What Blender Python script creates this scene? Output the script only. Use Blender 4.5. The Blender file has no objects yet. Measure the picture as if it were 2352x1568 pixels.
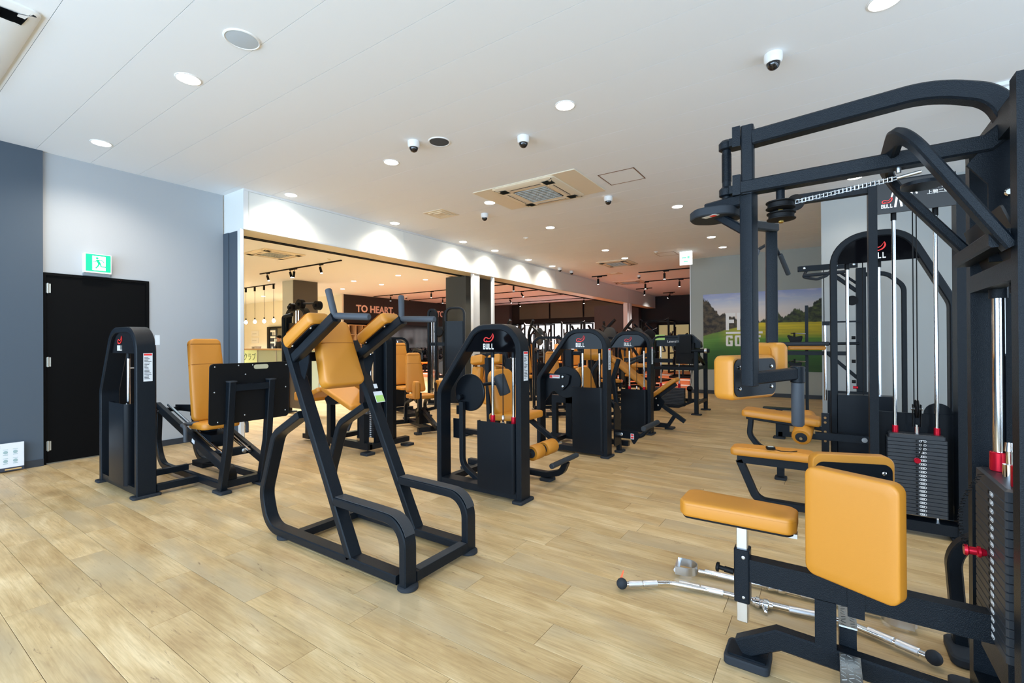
import bpy, bmesh, math, random
from mathutils import Vector, Matrix, Euler
random.seed(7)
S = bpy.context.scene
COL = S.collection
PI = math.pi
# ---------------------------------------------------------------- camera
cam_d = bpy.data.cameras.new('camera'); cam = bpy.data.objects.new('camera', cam_d); COL.objects.link(cam)
S.camera = cam
cam_d.sensor_width = 36.0; cam_d.sensor_fit = 'HORIZONTAL'; cam_d.lens = 36.0 * 1068.367 / 2352.0
cam_d.clip_start = 0.05; cam_d.clip_end = 200
def cam_axes(yaw, pitch, roll):
    cy, sy, cp, sp = math.cos(yaw), math.sin(yaw), math.cos(pitch), math.sin(pitch)
    F = Vector((-sy*cp, cy*cp, sp)); R = Vector((cy, sy, 0)); U = R.cross(F)
    cr, sr = math.cos(roll), math.sin(roll)
    return F, R*cr + U*sr, U*cr - R*sr
_F, _R, _U = cam_axes(0.5953375, 0.00304148, -0.00569824)
cam.matrix_world = Matrix(((_R.x, _U.x, -_F.x, 0), (_R.y, _U.y, -_F.y, 0), (_R.z, _U.z, -_F.z, 1.3), (0, 0, 0, 1)))
# ---------------------------------------------------------------- world, exposure
w = bpy.data.worlds.new('world'); S.world = w; w.use_nodes = True
wn = w.node_tree; bgn = wn.nodes['Background']
bgn.inputs[0].default_value = (0.62, 0.80, 1.0, 1); bgn.inputs[1].default_value = 1.6
S.view_settings.view_transform = 'Standard'; S.view_settings.look = 'None'
S.view_settings.gamma = 1.0; S.view_settings.use_curve_mapping = False
S.view_settings.exposure = 0.25
S.cycles.use_denoising = True
S.cycles.max_bounces = 7; S.cycles.diffuse_bounces = 5; S.cycles.glossy_bounces = 4
S.cycles.sample_clamp_indirect = 6.0
S.cycles.caustics_reflective = False; S.cycles.caustics_refractive = False
def area_light(name, loc, rot, sx, sy, power, color):
    d = bpy.data.lights.new(name, 'AREA'); d.shape = 'RECTANGLE'; d.size = sx; d.size_y = sy
    d.energy = power; d.color = color
    o = bpy.data.objects.new(name, d); o.location = loc; o.rotation_euler = rot; COL.objects.link(o); return o
# daylight falling in through the window wall behind the camera (Y = -3) and the side window (X = 3.2)
area_light('window_daylight', (-2.0, -3.25, 1.75), (PI/2, 0, 0), 9.6, 2.5, 560, (0.56, 0.77, 1.0))
area_light('side_window_daylight', (3.5, 1.2, 1.7), (PI/2, 0, PI/2), 6.0, 2.4, 90, (0.74, 0.87, 1.0))
area_light('far_window_daylight', (-11.0, 22.3, 1.7), (-PI/2, 0, 0), 6.0, 1.0, 60, (0.9, 0.96, 1.0))
def spot(name, loc, power, color=(1.0, 0.90, 0.76), ang=118, blend=0.8, rad=0.11, rot=(0, 0, 0)):
    d = bpy.data.lights.new(name, 'SPOT'); d.energy = power; d.color = color
    d.spot_size = math.radians(ang); d.spot_blend = blend; d.shadow_soft_size = rad
    o = bpy.data.objects.new(name, d); o.location = loc; o.rotation_euler = rot; return o
# ---------------------------------------------------------------- materials
def srgb(r, g, b):
    f = lambda c: (c/255.0/12.92) if c/255.0 <= 0.04045 else ((c/255.0+0.055)/1.055)**2.4
    return (f(r), f(g), f(b), 1)
MATS = {}
def mat(name, col, rough=0.5, metal=0.0, emit=0, ecol=None, bump=0, bscale=60, vary=0, spec=0.5, coat=0, trans=0, bdist=0.002):
    if name in MATS: return MATS[name]
    m = bpy.data.materials.new(name); m.use_nodes = True; nt = m.node_tree; b = nt.nodes['Principled BSDF']
    b.inputs['Base Color'].default_value = col; b.inputs['Roughness'].default_value = rough
    b.inputs['Metallic'].default_value = metal; b.inputs['Specular IOR Level'].default_value = spec
    b.inputs['Coat Weight'].default_value = coat; b.inputs['Transmission Weight'].default_value = trans
    if emit: b.inputs['Emission Color'].default_value = ecol or col; b.inputs['Emission Strength'].default_value = emit
    if bump or vary:
        tc = nt.nodes.new('ShaderNodeTexCoord'); n = nt.nodes.new('ShaderNodeTexNoise')
        n.inputs['Scale'].default_value = bscale; n.inputs['Detail'].default_value = 3
        nt.links.new(tc.outputs['Object'], n.inputs['Vector'])
        if bump:
            bp = nt.nodes.new('ShaderNodeBump'); bp.inputs['Strength'].default_value = bump; bp.inputs['Distance'].default_value = bdist
            nt.links.new(n.outputs['Fac'], bp.inputs['Height']); nt.links.new(bp.outputs['Normal'], b.inputs['Normal'])
        if vary:
            n2 = nt.nodes.new('ShaderNodeTexNoise'); n2.inputs['Scale'].default_value = 3.0; n2.inputs['Detail'].default_value = 4
            nt.links.new(tc.outputs['Object'], n2.inputs['Vector'])
            mx = nt.nodes.new('ShaderNodeMixRGB'); mx.inputs[1].default_value = tuple(c*(1-vary) for c in col[:3])+(1,)
            mx.inputs[2].default_value = tuple(min(1, c*(1+vary)) for c in col[:3])+(1,)
            nt.links.new(n2.outputs['Fac'], mx.inputs[0]); nt.links.new(mx.outputs[0], b.inputs['Base Color'])
    MATS[name] = m; return m
BLK = mat('black_powder_coat', (0.0055, 0.0085, 0.0125, 1), 0.28, 0.0, bump=0.9, bscale=420, spec=0.17, bdist=0.0015)
BLKS = mat('black_sheet_steel', (0.0045, 0.0065, 0.0095, 1), 0.30, bump=0.5, bscale=420, spec=0.17, bdist=0.001)
GLS = mat('gloss_black_acrylic', (0.003, 0.003, 0.004, 1), 0.06, spec=0.10)
DBLK = mat('matt_black', (0.005, 0.005, 0.0055, 1), 0.55, spec=0.18)
DOORM = mat('black_door_paint', (0.003, 0.003, 0.0033, 1), 0.6, bump=0.1, bscale=200, spec=0.08)
LEA = mat('mustard_leatherette', srgb(194, 126, 30), 0.5, bump=0.18, bscale=420, vary=0.04, spec=0.65, bdist=0.001)
SEAM = mat('mustard_stitching', srgb(150, 92, 20), 0.7)
RUB = mat('dark_rubber', (0.018, 0.022, 0.028, 1), 0.7, spec=0.3)
GRP = mat('grey_foam_grip', srgb(60, 65, 72), 0.6, spec=0.4)
DGRP = mat('dark_foam_grip', srgb(40, 46, 52), 0.6, spec=0.4)
GRIT = mat('black_grip_tape', (0.022, 0.026, 0.032, 1), 0.6, bump=1.0, bscale=500, spec=0.6)
CHR = mat('chrome', (0.82, 0.83, 0.85, 1), 0.10, 1.0)
CHRK = mat('knurled_chrome', (0.80, 0.81, 0.84, 1), 0.34, 1.0, bump=0.4, bscale=800)
STL = mat('brushed_steel', (0.62, 0.64, 0.66, 1), 0.3, 1.0)
RED = mat('red_anodised', (0.62, 0.008, 0.03, 1), 0.25, 0.6)
REDP = mat('red_print', srgb(232, 48, 44), 0.5)
WHP = mat('white_print', srgb(240, 240, 240), 0.5)
STK = mat('white_sticker', srgb(214, 218, 222), 0.5)
GRNS = mat('green_sticker', srgb(168, 208, 112), 0.5)
PLT = mat('weight_plate_paint', (0.022, 0.026, 0.032, 1), 0.48, bump=0.2, bscale=200)
CEIL = mat('white_ceiling_board', srgb(234, 237, 240), 0.85, bump=0.25, bscale=26, spec=0.15, bdist=0.001)
WGREY = mat('grey_wallpaper', srgb(172, 176, 180), 0.8, bump=0.3, bscale=120, spec=0.2, bdist=0.001)
WLIGHT = mat('pale_grey_wallpaper', srgb(172, 175, 174), 0.8, bump=0.3, bscale=120, spec=0.2, bdist=0.001)
WSAGE = mat('sage_grey_wallpaper', srgb(168, 174, 170), 0.8, bump=0.3, bscale=120, spec=0.2, bdist=0.001)
WSLATE = mat('slate_blue_wallpaper', srgb(78, 88, 99), 0.8, bump=0.3, bscale=120, spec=0.2, bdist=0.001)
WDARK = mat('charcoal_wallpaper', srgb(74, 76, 74), 0.8, bump=0.3, bscale=120, spec=0.2, bdist=0.001)
WCREAM = mat('cream_wallpaper', srgb(236, 232, 218), 0.8, spec=0.2)
WBROWN = mat('dark_brown_panel', srgb(34, 28, 26), 0.5, vary=0.1)
WPURP = mat('plum_grey_wall', srgb(78, 74, 76), 0.7)
WHT = mat('white_lacquered_panel', srgb(232, 236, 234), 0.35, spec=0.5)
WTRIM = mat('white_metal_frame', srgb(226, 230, 232), 0.35)
BASEB = mat('dark_vinyl_baseboard', srgb(44, 50, 58), 0.5)
PLAS = mat('white_plastic', srgb(232, 232, 230), 0.4)
BEIGEP = mat('cream_plastic', srgb(226, 214, 190), 0.5)
LAMP = mat('lamp_lens', (1, 1, 1, 1), 0.5, emit=14, ecol=(1.0, 0.96, 0.86, 1))
BULB = mat('glowing_bulb', (1, 1, 1, 1), 0.5, emit=9, ecol=(1.0, 0.94, 0.80, 1))
GREEN = mat('exit_green', srgb(0, 190, 120), 0.4, emit=0.55, ecol=srgb(0, 220, 150))
EWHT = mat('exit_white', (1, 1, 1, 1), 0.4, emit=1.1, ecol=(0.95, 1.0, 0.98, 1))
DOME = mat('smoked_dome', (0.006, 0.006, 0.008, 1), 0.05, spec=0.8)
MESHG = mat('speaker_mesh_dark', (0.05, 0.055, 0.06, 1), 0.8, bump=1.0, bscale=900)
MESHW = mat('speaker_mesh_white', srgb(188, 198, 206), 0.7, bump=0.5, bscale=900)
GLASS = mat('clear_glass', (0.95, 0.98, 0.97, 1), 0.02, trans=1.0)
FROST = mat('frosted_counter_glass', srgb(196, 218, 206), 0.35, spec=0.6)
OAKL = mat('light_oak', srgb(206, 172, 128), 0.5, vary=0.12)
OAKB = mat('brown_shelf_back', srgb(122, 88, 62), 0.6, vary=0.12)
DAYP = mat('daylit_window_pane', (1, 1, 1, 1), 0.5, emit=1.5, ecol=(0.93, 0.97, 1.0, 1))
BLIND = mat('olive_roller_blind', srgb(96, 96, 84), 0.8)
ORG = mat('orange_upholstery', srgb(224, 124, 34), 0.5)
SKIN = mat('skin', srgb(214, 166, 140), 0.5)
def wood_mat(name, attr):
    m = bpy.data.materials.new(name); m.use_nodes = True; nt = m.node_tree; N = nt.nodes; L = nt.links
    b = N['Principled BSDF']; b.inputs['Roughness'].default_value = 0.36; b.inputs['Specular IOR Level'].default_value = 0.45
    g = N.new('ShaderNodeNewGeometry')
    if attr:
        r = N.new('ShaderNodeAttribute'); r.attribute_name = 'tone'; rnd = r.outputs['Fac']
    else:
        r = N.new('ShaderNodeObjectInfo'); rnd = r.outputs['Random']
    off = N.new('ShaderNodeVectorMath'); off.operation = 'SCALE'; off.inputs[0].default_value = (37.0, 91.0, 13.0); L.new(rnd, off.inputs['Scale'])
    add = N.new('ShaderNodeVectorMath'); add.operation = 'ADD'; L.new(g.outputs['Position'], add.inputs[0]); L.new(off.outputs[0], add.inputs[1])
    def noise(sx, sy, scale, det, rough=0.55, dist=0.0):
        mp = N.new('ShaderNodeMapping'); mp.inputs['Scale'].default_value = (sx, sy, 1); L.new(add.outputs[0], mp.inputs[0])
        n = N.new('ShaderNodeTexNoise'); n.inputs['Scale'].default_value = scale; n.inputs['Detail'].default_value = det
        n.inputs['Roughness'].default_value = rough; n.inputs['Distortion'].default_value = dist
        L.new(mp.outputs[0], n.inputs['Vector']); return n.outputs['Fac']
    def ramp(src, p):
        rr = N.new('ShaderNodeValToRGB'); e = rr.color_ramp.elements
        e[0].position, e[0].color = p[0]; e[1].position, e[1].color = p[1]
        for q in p[2:]: x = e.new(q[0]); x.color = q[1]
        L.new(src, rr.inputs[0]); return rr.outputs[0]
    def mix(f, a, bb, mode='MIX'):
        x = N.new('ShaderNodeMixRGB'); x.blend_type = mode
        if isinstance(f, float): x.inputs[0].default_value = f
        else: L.new(f, x.inputs[0])
        for i, c in ((1, a), (2, bb)):
            if isinstance(c, tuple): x.inputs[i].default_value = c
            else: L.new(c, x.inputs[i])
        return x.outputs[0]
    broad = ramp(noise(1.2, 4.0, 1.6, 4, 0.6, 0.4), [(0.28, srgb(180, 148, 102)), (0.72, srgb(228, 202, 158)), (0.5, srgb(206, 176, 128))])
    fine = noise(2.2, 46.0, 2.2, 5, 0.65, 0.6)
    c1 = mix(0.55, broad, ramp(fine, [(0.32, (0.58, 0.52, 0.43, 1)), (0.60, (1, 1, 1, 1))]), 'MULTIPLY')
    tone = ramp(rnd, [(0.0, (0.80, 0.77, 0.72, 1)), (1.0, (1.0, 1.0, 1.0, 1))])
    c2 = mix(0.8, c1, tone, 'MULTIPLY')
    grey = ramp(noise(0.9, 3.2, 1.1, 3, 0.5, 0.5), [(0.50, (0, 0, 0, 1)), (0.68, (0.75, 0.75, 0.75, 1))])
    c3 = mix(grey, c2, srgb(172, 152, 120))
    knot = ramp(noise(1.6, 9.0, 2.6, 6, 0.72, 1.4), [(0.62, (0, 0, 0, 1)), (0.72, (0.85, 0.85, 0.85, 1))])
    c4 = mix(knot, c3, srgb(108, 80, 52))
    L.new(c4, b.inputs['Base Color'])
    bp = N.new('ShaderNodeBump'); bp.inputs['Strength'].default_value = 0.12; bp.inputs['Distance'].default_value = 0.001
    L.new(fine, bp.inputs['Height']); L.new(bp.outputs[0], b.inputs['Normal'])
    return m
WOODA = wood_mat('oak_vinyl_plank', False); WOODB = wood_mat('oak_vinyl_plank_far', True)
# ---------------------------------------------------------------- mesh helpers
def V(*a): return Vector(a)
def frame(o, x, y):
    x = Vector(x).normalized(); y = Vector(y); y = (y - x*x.dot(y)).normalized(); z = x.cross(y)
    M = Matrix.Identity(4)
    for i in range(3): M[i][0] = x[i]; M[i][1] = y[i]; M[i][2] = z[i]; M[i][3] = o[i]
    return M
def rpoly(pts, r, n=5):
    """2-D polygon with rounded corners; r number or list"""
    out = []; N = len(pts)
    for i in range(N):
        p = Vector(pts[i]); a = Vector(pts[i-1]); b = Vector(pts[(i+1) % N])
        rr = r[i] if isinstance(r, (list, tuple)) else r
        u = (a-p); v = (b-p); lu, lv = u.length, v.length; u.normalize(); v.normalize()
        ang = u.angle(v, PI)
        if rr < 1e-5 or ang > PI-0.02: out.append((p.x, p.y)); continue
        t = min(rr/math.tan(ang/2), lu*0.49, lv*0.49); re = t*math.tan(ang/2)
        s = p+u*t; e = p+v*t; c = p+(u+v).normalized()*(re/math.sin(ang/2))
        a0 = math.atan2(s.y-c.y, s.x-c.x); a1 = math.atan2(e.y-c.y, e.x-c.x); d = a1-a0
        while d > PI: d -= 2*PI
        while d < -PI: d += 2*PI
        for k in range(n+1):
            q = a0+d*k/n; out.append((c.x+re*math.cos(q), c.y+re*math.sin(q)))
    return out
def rrect(w, h, r, n=4, cx=0, cy=0):
    return rpoly([(cx-w/2, cy-h/2), (cx+w/2, cy-h/2), (cx+w/2, cy+h/2), (cx-w/2, cy+h/2)], r, n)
def fillet(pts, n=6):
    """pts: (x,y,z[,r]) -> list of points with arcs"""
    P = [Vector(p[:3]) for p in pts]; R = [(p[3] if len(p) > 3 else 0) for p in pts]; out = [P[0]]
    for i in range(1, len(P)-1):
        p = P[i]; u = (P[i-1]-p); v = (P[i+1]-p); lu, lv = u.length, v.length; u.normalize(); v.normalize()
        ang = u.angle(v, PI)
        if R[i] < 1e-5 or ang > PI-0.02: out.append(p); continue
        t = min(R[i]/math.tan(ang/2), lu*0.49, lv*0.49); re = t*math.tan(ang/2)
        c = p+(u+v).normalized()*(re/math.sin(ang/2)); s = p+u*t-c; e = p+v*t-c; tot = s.angle(e); ax = s.cross(e).normalized()
        for k in range(n+1): out.append(c+Matrix.Rotation(tot*k/n, 3, ax) @ s)
    out.append(P[-1]); return out
class MB:
    def __init__(self): self.v = []; self.f = []
    def add(self, vs, fs):
        o = len(self.v); self.v += [tuple(x) for x in vs]; self.f += [tuple(i+o for i in f) for f in fs]; return self
    def box(self, c, s, M=None):
        x, y, z = s[0]/2, s[1]/2, s[2]/2; C = Vector(c)
        vs = [Vector((a*x, b*y, d*z)) for d in (-1, 1) for b in (-1, 1) for a in (-1, 1)]
        vs = [(M @ (C+q) if M is not None else C+q) for q in vs]
        return self.add(vs, [(0, 2, 3, 1), (4, 5, 7, 6), (0, 1, 5, 4), (2, 6, 7, 3), (0, 4, 6, 2), (1, 3, 7, 5)])
    def bb(self, x0, x1, y0, y1, z0, z1): return self.box(((x0+x1)/2, (y0+y1)/2, (z0+z1)/2), (abs(x1-x0), abs(y1-y0), abs(z1-z0)))
    def sweep(self, pts, sec, nrm, caps=True):
        """sec: 2-D section loop (a along nrm, b along nrm x tangent)"""
        P = [Vector(p) for p in pts]; n = len(P); rings = []; nrm = Vector(nrm).normalized()
        for i in range(n):
            if i == 0: t = P[1]-P[0]
            elif i == n-1: t = P[-1]-P[-2]
            else: t = (P[i]-P[i-1]).normalized()+(P[i+1]-P[i]).normalized()
            t.normalize(); a = (nrm-t*nrm.dot(t)).normalized(); b = t.cross(a); k = 1.0
            if 0 < i < n-1:
                c = (P[i]-P[i-1]).normalized().dot(t); k = 1/max(c, 0.5)
            rings.append([P[i]+a*s[0]+b*s[1]*k for s in sec])
        m = len(sec); vs = [q for r in rings for q in r]; fs = []
        for i in range(n-1):
            for j in range(m): fs.append((i*m+j, i*m+(j+1) % m, (i+1)*m+(j+1) % m, (i+1)*m+j))
        if caps: fs.append(tuple(range(m-1, -1, -1))); fs.append(tuple((n-1)*m+j for j in range(m)))
        return self.add(vs, fs)
    def tube(self, pts, w, t, nrm, ch=0.006, n=6):
        """rectangular steel tube: w across the plane normal, t in plane; corners given as (x,y,z,r)"""
        ch = min(ch, w*0.3, t*0.3); a, b = w/2, t/2
        sec = [(-a+ch, -b), (a-ch, -b), (a, -b+ch), (a, b-ch), (a-ch, b), (-a+ch, b), (-a, b-ch), (-a, -b+ch)]
        return self.sweep(fillet(pts, n), sec, nrm)
    def pipe(self, pts, r, n=10, k=5):
        P = fillet(pts, k); t = (P[1]-P[0]).normalized(); u = Vector((0, 0, 1)) if abs(t.z) < 0.9 else Vector((1, 0, 0)); nr = (u-t*u.dot(t)).normalized()
        rings = []; N = len(P)
        for i in range(N):
            if i == 0: t = P[1]-P[0]
            elif i == N-1: t = P[-1]-P[-2]
            else: t = (P[i]-P[i-1]).normalized()+(P[i+1]-P[i]).normalized()
            t.normalize(); nr = (nr-t*nr.dot(t)).normalized(); b = t.cross(nr)
            rings.append([P[i]+(nr*math.cos(2*PI*j/n)+b*math.sin(2*PI*j/n))*r for j in range(n)])
        vs = [q for q_ in rings for q in q_]; fs = []
        for i in range(N-1):
            for j in range(n): fs.append((i*n+j, i*n+(j+1) % n, (i+1)*n+(j+1) % n, (i+1)*n+j))
        fs.append(tuple(range(n-1, -1, -1))); fs.append(tuple((N-1)*n+j for j in range(n)))
        return self.add(vs, fs)
    def lathe(self, p0, p1, prof, n=20):
        """prof: (t along axis in metres from p0, radius)"""
        p0 = Vector(p0); ax = (Vector(p1)-p0).normalized(); u = Vector((0, 0, 1)) if abs(ax.z) < 0.9 else Vector((1, 0, 0))
        a = (u-ax*u.dot(ax)).normalized(); b = ax.cross(a); vs = []; fs = []; m = len(prof)
        for t, r in prof:
            for j in range(n): vs.append(p0+ax*t+(a*math.cos(2*PI*j/n)+b*math.sin(2*PI*j/n))*max(r, 1e-4))
        for i in range(m-1):
            for j in range(n): fs.append((i*n+j, i*n+(j+1) % n, (i+1)*n+(j+1) % n, (i+1)*n+j))
        fs.append(tuple(range(n-1, -1, -1))); fs.append(tuple((m-1)*n+j for j in range(n)))
        return self.add(vs, fs)
    def cyl(self, p0, p1, r, n=18, ch=0.0):
        L = (Vector(p1)-Vector(p0)).length
        return self.lathe(p0, p1, [(0, r-ch), (ch, r), (L-ch, r), (L, r-ch)] if ch else [(0, r), (L, r)], n)
    def layers(self, M, loops):
        """stack of equal-length 2-D loops at heights: [(z, loop)]"""
        m = len(loops[0][1]); vs = [M @ Vector((p[0], p[1], z)) for z, lp in loops for p in lp]; fs = []
        for i in range(len(loops)-1):
            for j in range(m): fs.append((i*m+j, i*m+(j+1) % m, (i+1)*m+(j+1) % m, (i+1)*m+j))
        fs.append(tuple(range(m-1, -1, -1))); fs.append(tuple((len(loops)-1)*m+j for j in range(m)))
        return self.add(vs, fs)
    def plate(self, M, loop, t, ch=0.0):
        if sum(loop[i-1][0]*loop[i][1]-loop[i][0]*loop[i-1][1] for i in range(len(loop))) < 0: loop = loop[::-1]
        if ch: return self.layers(M, [(0, inset(loop, ch)), (ch, loop), (t-ch, loop), (t, inset(loop, ch))])
        return self.layers(M, [(0, loop), (t, loop)])
    def cushion(self, M, loop, t, e=0.022, crown=0.006):
        if sum(loop[i-1][0]*loop[i][1]-loop[i][0]*loop[i-1][1] for i in range(len(loop))) < 0: loop = loop[::-1]
        L = [(0, inset(loop, e*0.45)), (e*0.4, inset(loop, e*0.08)), (e*0.9, loop), (t-e, loop), (t-e*0.55, inset(loop, e*0.12)), (t-e*0.2, inset(loop, e*0.45)), (t, inset(loop, e))]
        cx = sum(p[0] for p in loop)/len(loop); cy = sum(p[1] for p in loop)/len(loop)
        for s, k in ((0.8, 0.55), (0.45, 1.0)): L.append((t+crown*k, [(cx+(p[0]-cx)*s, cy+(p[1]-cy)*s) for p in loop]))
        return self.layers(M, L)
def inset(loop, d):
    n = len(loop); out = []
    for i in range(n):
        a = Vector(loop[i-1]); p = Vector(loop[i]); b = Vector(loop[(i+1) % n])
        e1 = (p-a); e2 = (b-p)
        if e1.length < 1e-9: e1 = e2
        if e2.length < 1e-9: e2 = e1
        e1 = e1.normalized(); e2 = e2.normalized(); n1 = Vector((-e1.y, e1.x)); n2 = Vector((-e2.y, e2.x)); m = n1+n2
        if m.length < 1e-6: m = n1
        m.normalize(); k = d/max(m.dot(n1), 0.5); out.append((p.x+m.x*k, p.y+m.y*k))
    return out
# ---------------------------------------------------------------- object helpers
def tag(o, label=None, cat=None, group=None, kind=None):
    if label: o['label'] = label
    if cat: o['category'] = cat
    if group: o['group'] = group
    if kind: o['kind'] = kind
    return o
def wloc(o):
    l = Vector((0, 0, 0))
    while o is not None: l += Vector(o.location); o = o.parent
    return l
def obj(name, mb, m, parent=None, label=None, kind=None, smooth=True):
    """one mesh object; coordinates of mb are given in the axes of the top-level thing's WORLD frame"""
    off = wloc(parent) if parent is not None else Vector((0, 0, 0))
    me = bpy.data.meshes.new(name); me.from_pydata([tuple(Vector(v)-off) for v in mb.v], [], mb.f); me.update()
    bm = bmesh.new(); bm.from_mesh(me); bmesh.ops.recalc_face_normals(bm, faces=bm.faces); bm.normal_update()
    if smooth:
        for e in bm.edges:
            if len(e.link_faces) != 2: continue
            an = e.calc_face_angle(0); big = len(e.link_faces[0].verts) > 6 or len(e.link_faces[1].verts) > 6
            e.smooth = not (an > 0.68 or (big and an > 0.2))
        for f in bm.faces: f.smooth = any(e.smooth for e in f.edges)
    bm.to_mesh(me); bm.free()
    me.materials.append(m)
    o = bpy.data.objects.new(name, me); COL.objects.link(o)
    if parent is not None: o.parent = parent
    if label: o['label'] = label
    if kind: o['kind'] = kind
    return o
def thing(name, label, cat, loc=(0, 0, 0), group=None):
    o = bpy.data.objects.new(name, None); o.empty_display_size = 0.1; o.location = loc; COL.objects.link(o)
    return tag(o, label, cat, group)
def struct(name, mb, m, parent=None):
    o = obj(name, mb, m, parent)
    if parent is None: o['kind'] = 'structure'
    return o
def solo(name, mb, m, label, cat, group=None): return tag(obj(name, mb, m), label, cat, group)
def kids(o): return [c for c in bpy.data.objects if c.parent == o]
def dup(root, loc, rz=0.0, label=None, group=None, tree=None):
    tree = tree or tree_of(root)
    r = root.copy(); r.location = loc; r.rotation_euler = (0, 0, rz); COL.objects.link(r)
    if label: r['label'] = label
    if group: r['group'] = group
    for c, gs in tree:
        k = c.copy(); k.parent = r; COL.objects.link(k)
        for g in gs: q = g.copy(); q.parent = k; COL.objects.link(q)
    return r
def tree_of(root): return [(c, kids(c)) for c in kids(root)]
_TC = {}
def text_mb(s, size, M, ext=0.002, bold=0.0, align='LEFT', sx=1.0):
    cu = bpy.data.curves.new('t', 'FONT'); cu.body = s; cu.size = size; cu.extrude = ext; cu.offset = bold; cu.align_x = align; cu.resolution_u = 3
    o = bpy.data.objects.new('t', cu); COL.objects.link(o); dg = bpy.context.evaluated_depsgraph_get(); me = bpy.data.meshes.new_from_object(o.evaluated_get(dg))
    mb = MB(); mb.add([M @ Vector((v.co.x*sx, v.co.y, v.co.z)) for v in me.vertices], [tuple(p.vertices) for p in me.polygons])
    bpy.data.objects.remove(o); bpy.data.curves.remove(cu); bpy.data.meshes.remove(me); return mb
GLY = {'B': [(0, 0, 0.22, 1), (0.15, 0.82, 0.78, 1), (0.15, 0.41, 0.78, 0.59), (0.15, 0, 0.78, 0.18), (0.60, 0.10, 0.82, 0.46), (0.60, 0.54, 0.82, 0.9)],
       'U': [(0, 0.08, 0.22, 1), (0.60, 0.08, 0.82, 1), (0.06, 0, 0.76, 0.2)], 'L': [(0, 0, 0.22, 1), (0, 0, 0.74, 0.2)]}
def block(s, h, M, adv=0.62, wd=0.56, t=0.002):
    mb = MB(); x = 0
    for ch in s:
        for q_, (a, b, c, d) in enumerate(GLY[ch]): tq = t+q_*0.00025; mb.box(((x+(a+c)/2*wd*h), (b+d)/2*h, tq/2), ((c-a)*wd*h, (d-b)*h, tq), M)
        x += adv*h
    return mb
def ribbon(pts, ws, M, t=0.002):
    mb = MB(); n = len(pts); L = []; R = []
    for i in range(n):
        a = Vector(pts[max(i-1, 0)]); b = Vector(pts[min(i+1, n-1)]); d = (b-a).normalized(); q = Vector((-d.y, d.x))*ws[i]/2; p = Vector(pts[i])
        L.append(p+q); R.append(p-q)
    vs = [M @ Vector((p.x, p.y, z)) for z in (0, t) for pr in (L, R) for p in pr]; fs = []
    for i in range(n-1):
        fs += [(i, i+1, n+i+1, n+i), (2*n+i, 3*n+i, 3*n+i+1, 2*n+i+1), (i, 2*n+i, 2*n+i+1, i+1), (n+i, n+i+1, 3*n+i+1, 3*n+i)]
    return mb.add(vs, fs)
def curve2(pts, k=5):
    out = []; n = len(pts)
    for i in range(n-1):
        p0 = Vector(pts[max(i-1, 0)]); p1 = Vector(pts[i]); p2 = Vector(pts[i+1]); p3 = Vector(pts[min(i+2, n-1)])
        for j in range(k):
            t = j/k; out.append(0.5*((2*p1)+(p2-p0)*t+(2*p0-5*p1+4*p2-p3)*t*t+(3*p1-p0-3*p2+p3)*t**3))
    out.append(Vector(pts[-1])); return out
def logo(parent, M, s=1.0):
    """horn emblem in red over the white four-letter maker's mark; M maps x right, y up, z out of the panel; s = lettering height"""
    M = M @ Matrix.Diagonal((1.0, 1.0, 1.0, 1.0))
    u = curve2([(0.32, -0.02), (0.10, 0.02), (0.0, 0.22), (0.10, 0.50), (0.30, 0.56), (0.55, 0.42), (0.78, 0.58), (1.0, 1.12)]); n = len(u)
    l = curve2([(1.0, 1.12), (1.06, 0.72), (0.96, 0.34), (0.74, 0.08), (0.45, 0.0), (0.24, 0.14)])
    k = 1.35*s; T = Matrix.Translation; SX = Matrix.Diagonal((1.42, 0.95, 1, 1))
    a = ribbon([p*k for p in u], [0.15*s*(1 if i < n*0.7 else max(0.15, 1-(i-n*0.7)/(n*0.3))) for i in range(n)], M @ T((-1.0*s, 1.35*s, 0)) @ SX)
    b = ribbon([p*k for p in l], [0.17*s*min(1, 0.25+i/8) for i in range(len(l))], M @ T((-1.0*s, 1.35*s, 0)) @ SX)
    a.add(b.v, b.f); obj('horn_emblem', a, REDP, parent, smooth=False)
    obj('lettering', block('BULL', s, M @ T((-1.2*s, 0, 0)), adv=0.62, wd=0.60), WHP, parent, smooth=False)
def bolt(mb, p, n, r=0.011, h=0.008):
    n = Vector(n).normalized(); p = Vector(p); return mb.lathe(p, p+n, [(0, r), (h*0.5, r), (h, r*0.6)], 10)
# ================================================================ THE ROOM
H = 3.413; XL = -7.07; XB = -6.525
fl = struct('floor', MB().bb(-26, 3.3, -3.1, 22, -0.06, -0.006), mat('screed', srgb(120, 100, 74), 0.9))
ROW = 0.1763; LEN = 1.22; Y0 = 1.888-12*ROW
offs = {}
def row_off(r):
    if r == 12: return -1.591
    if r == 11: return -1.055
    rr = random.Random(r*17+3); return rr.uniform(0, LEN)
pm = bpy.data.meshes.new('plank'); 
def plank_mesh(L):
    mb = MB(); g = 0.0009; x, y, z = L/2-g, ROW/2-g, 0.003; c = 0.0008
    vs = [(-x, -y, -z), (x, -y, -z), (x, y, -z), (-x, y, -z), (-x, -y, z-c), (x, -y, z-c), (x, y, z-c), (-x, y, z-c), (-x+c, -y+c, z), (x-c, -y+c, z), (x-c, y-c, z), (-x+c, y-c, z)]
    fs = [(4, 5, 9, 8), (5, 6, 10, 9), (6, 7, 11, 10), (7, 4, 8, 11), (8, 9, 10, 11), (0, 1, 5, 4), (1, 2, 6, 5), (2, 3, 7, 6), (3, 0, 4, 7)]
    return vs, fs
pv, pf = plank_mesh(LEN); pm.from_pydata(pv, [], pf); pm.materials.append(WOODA)
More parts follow.
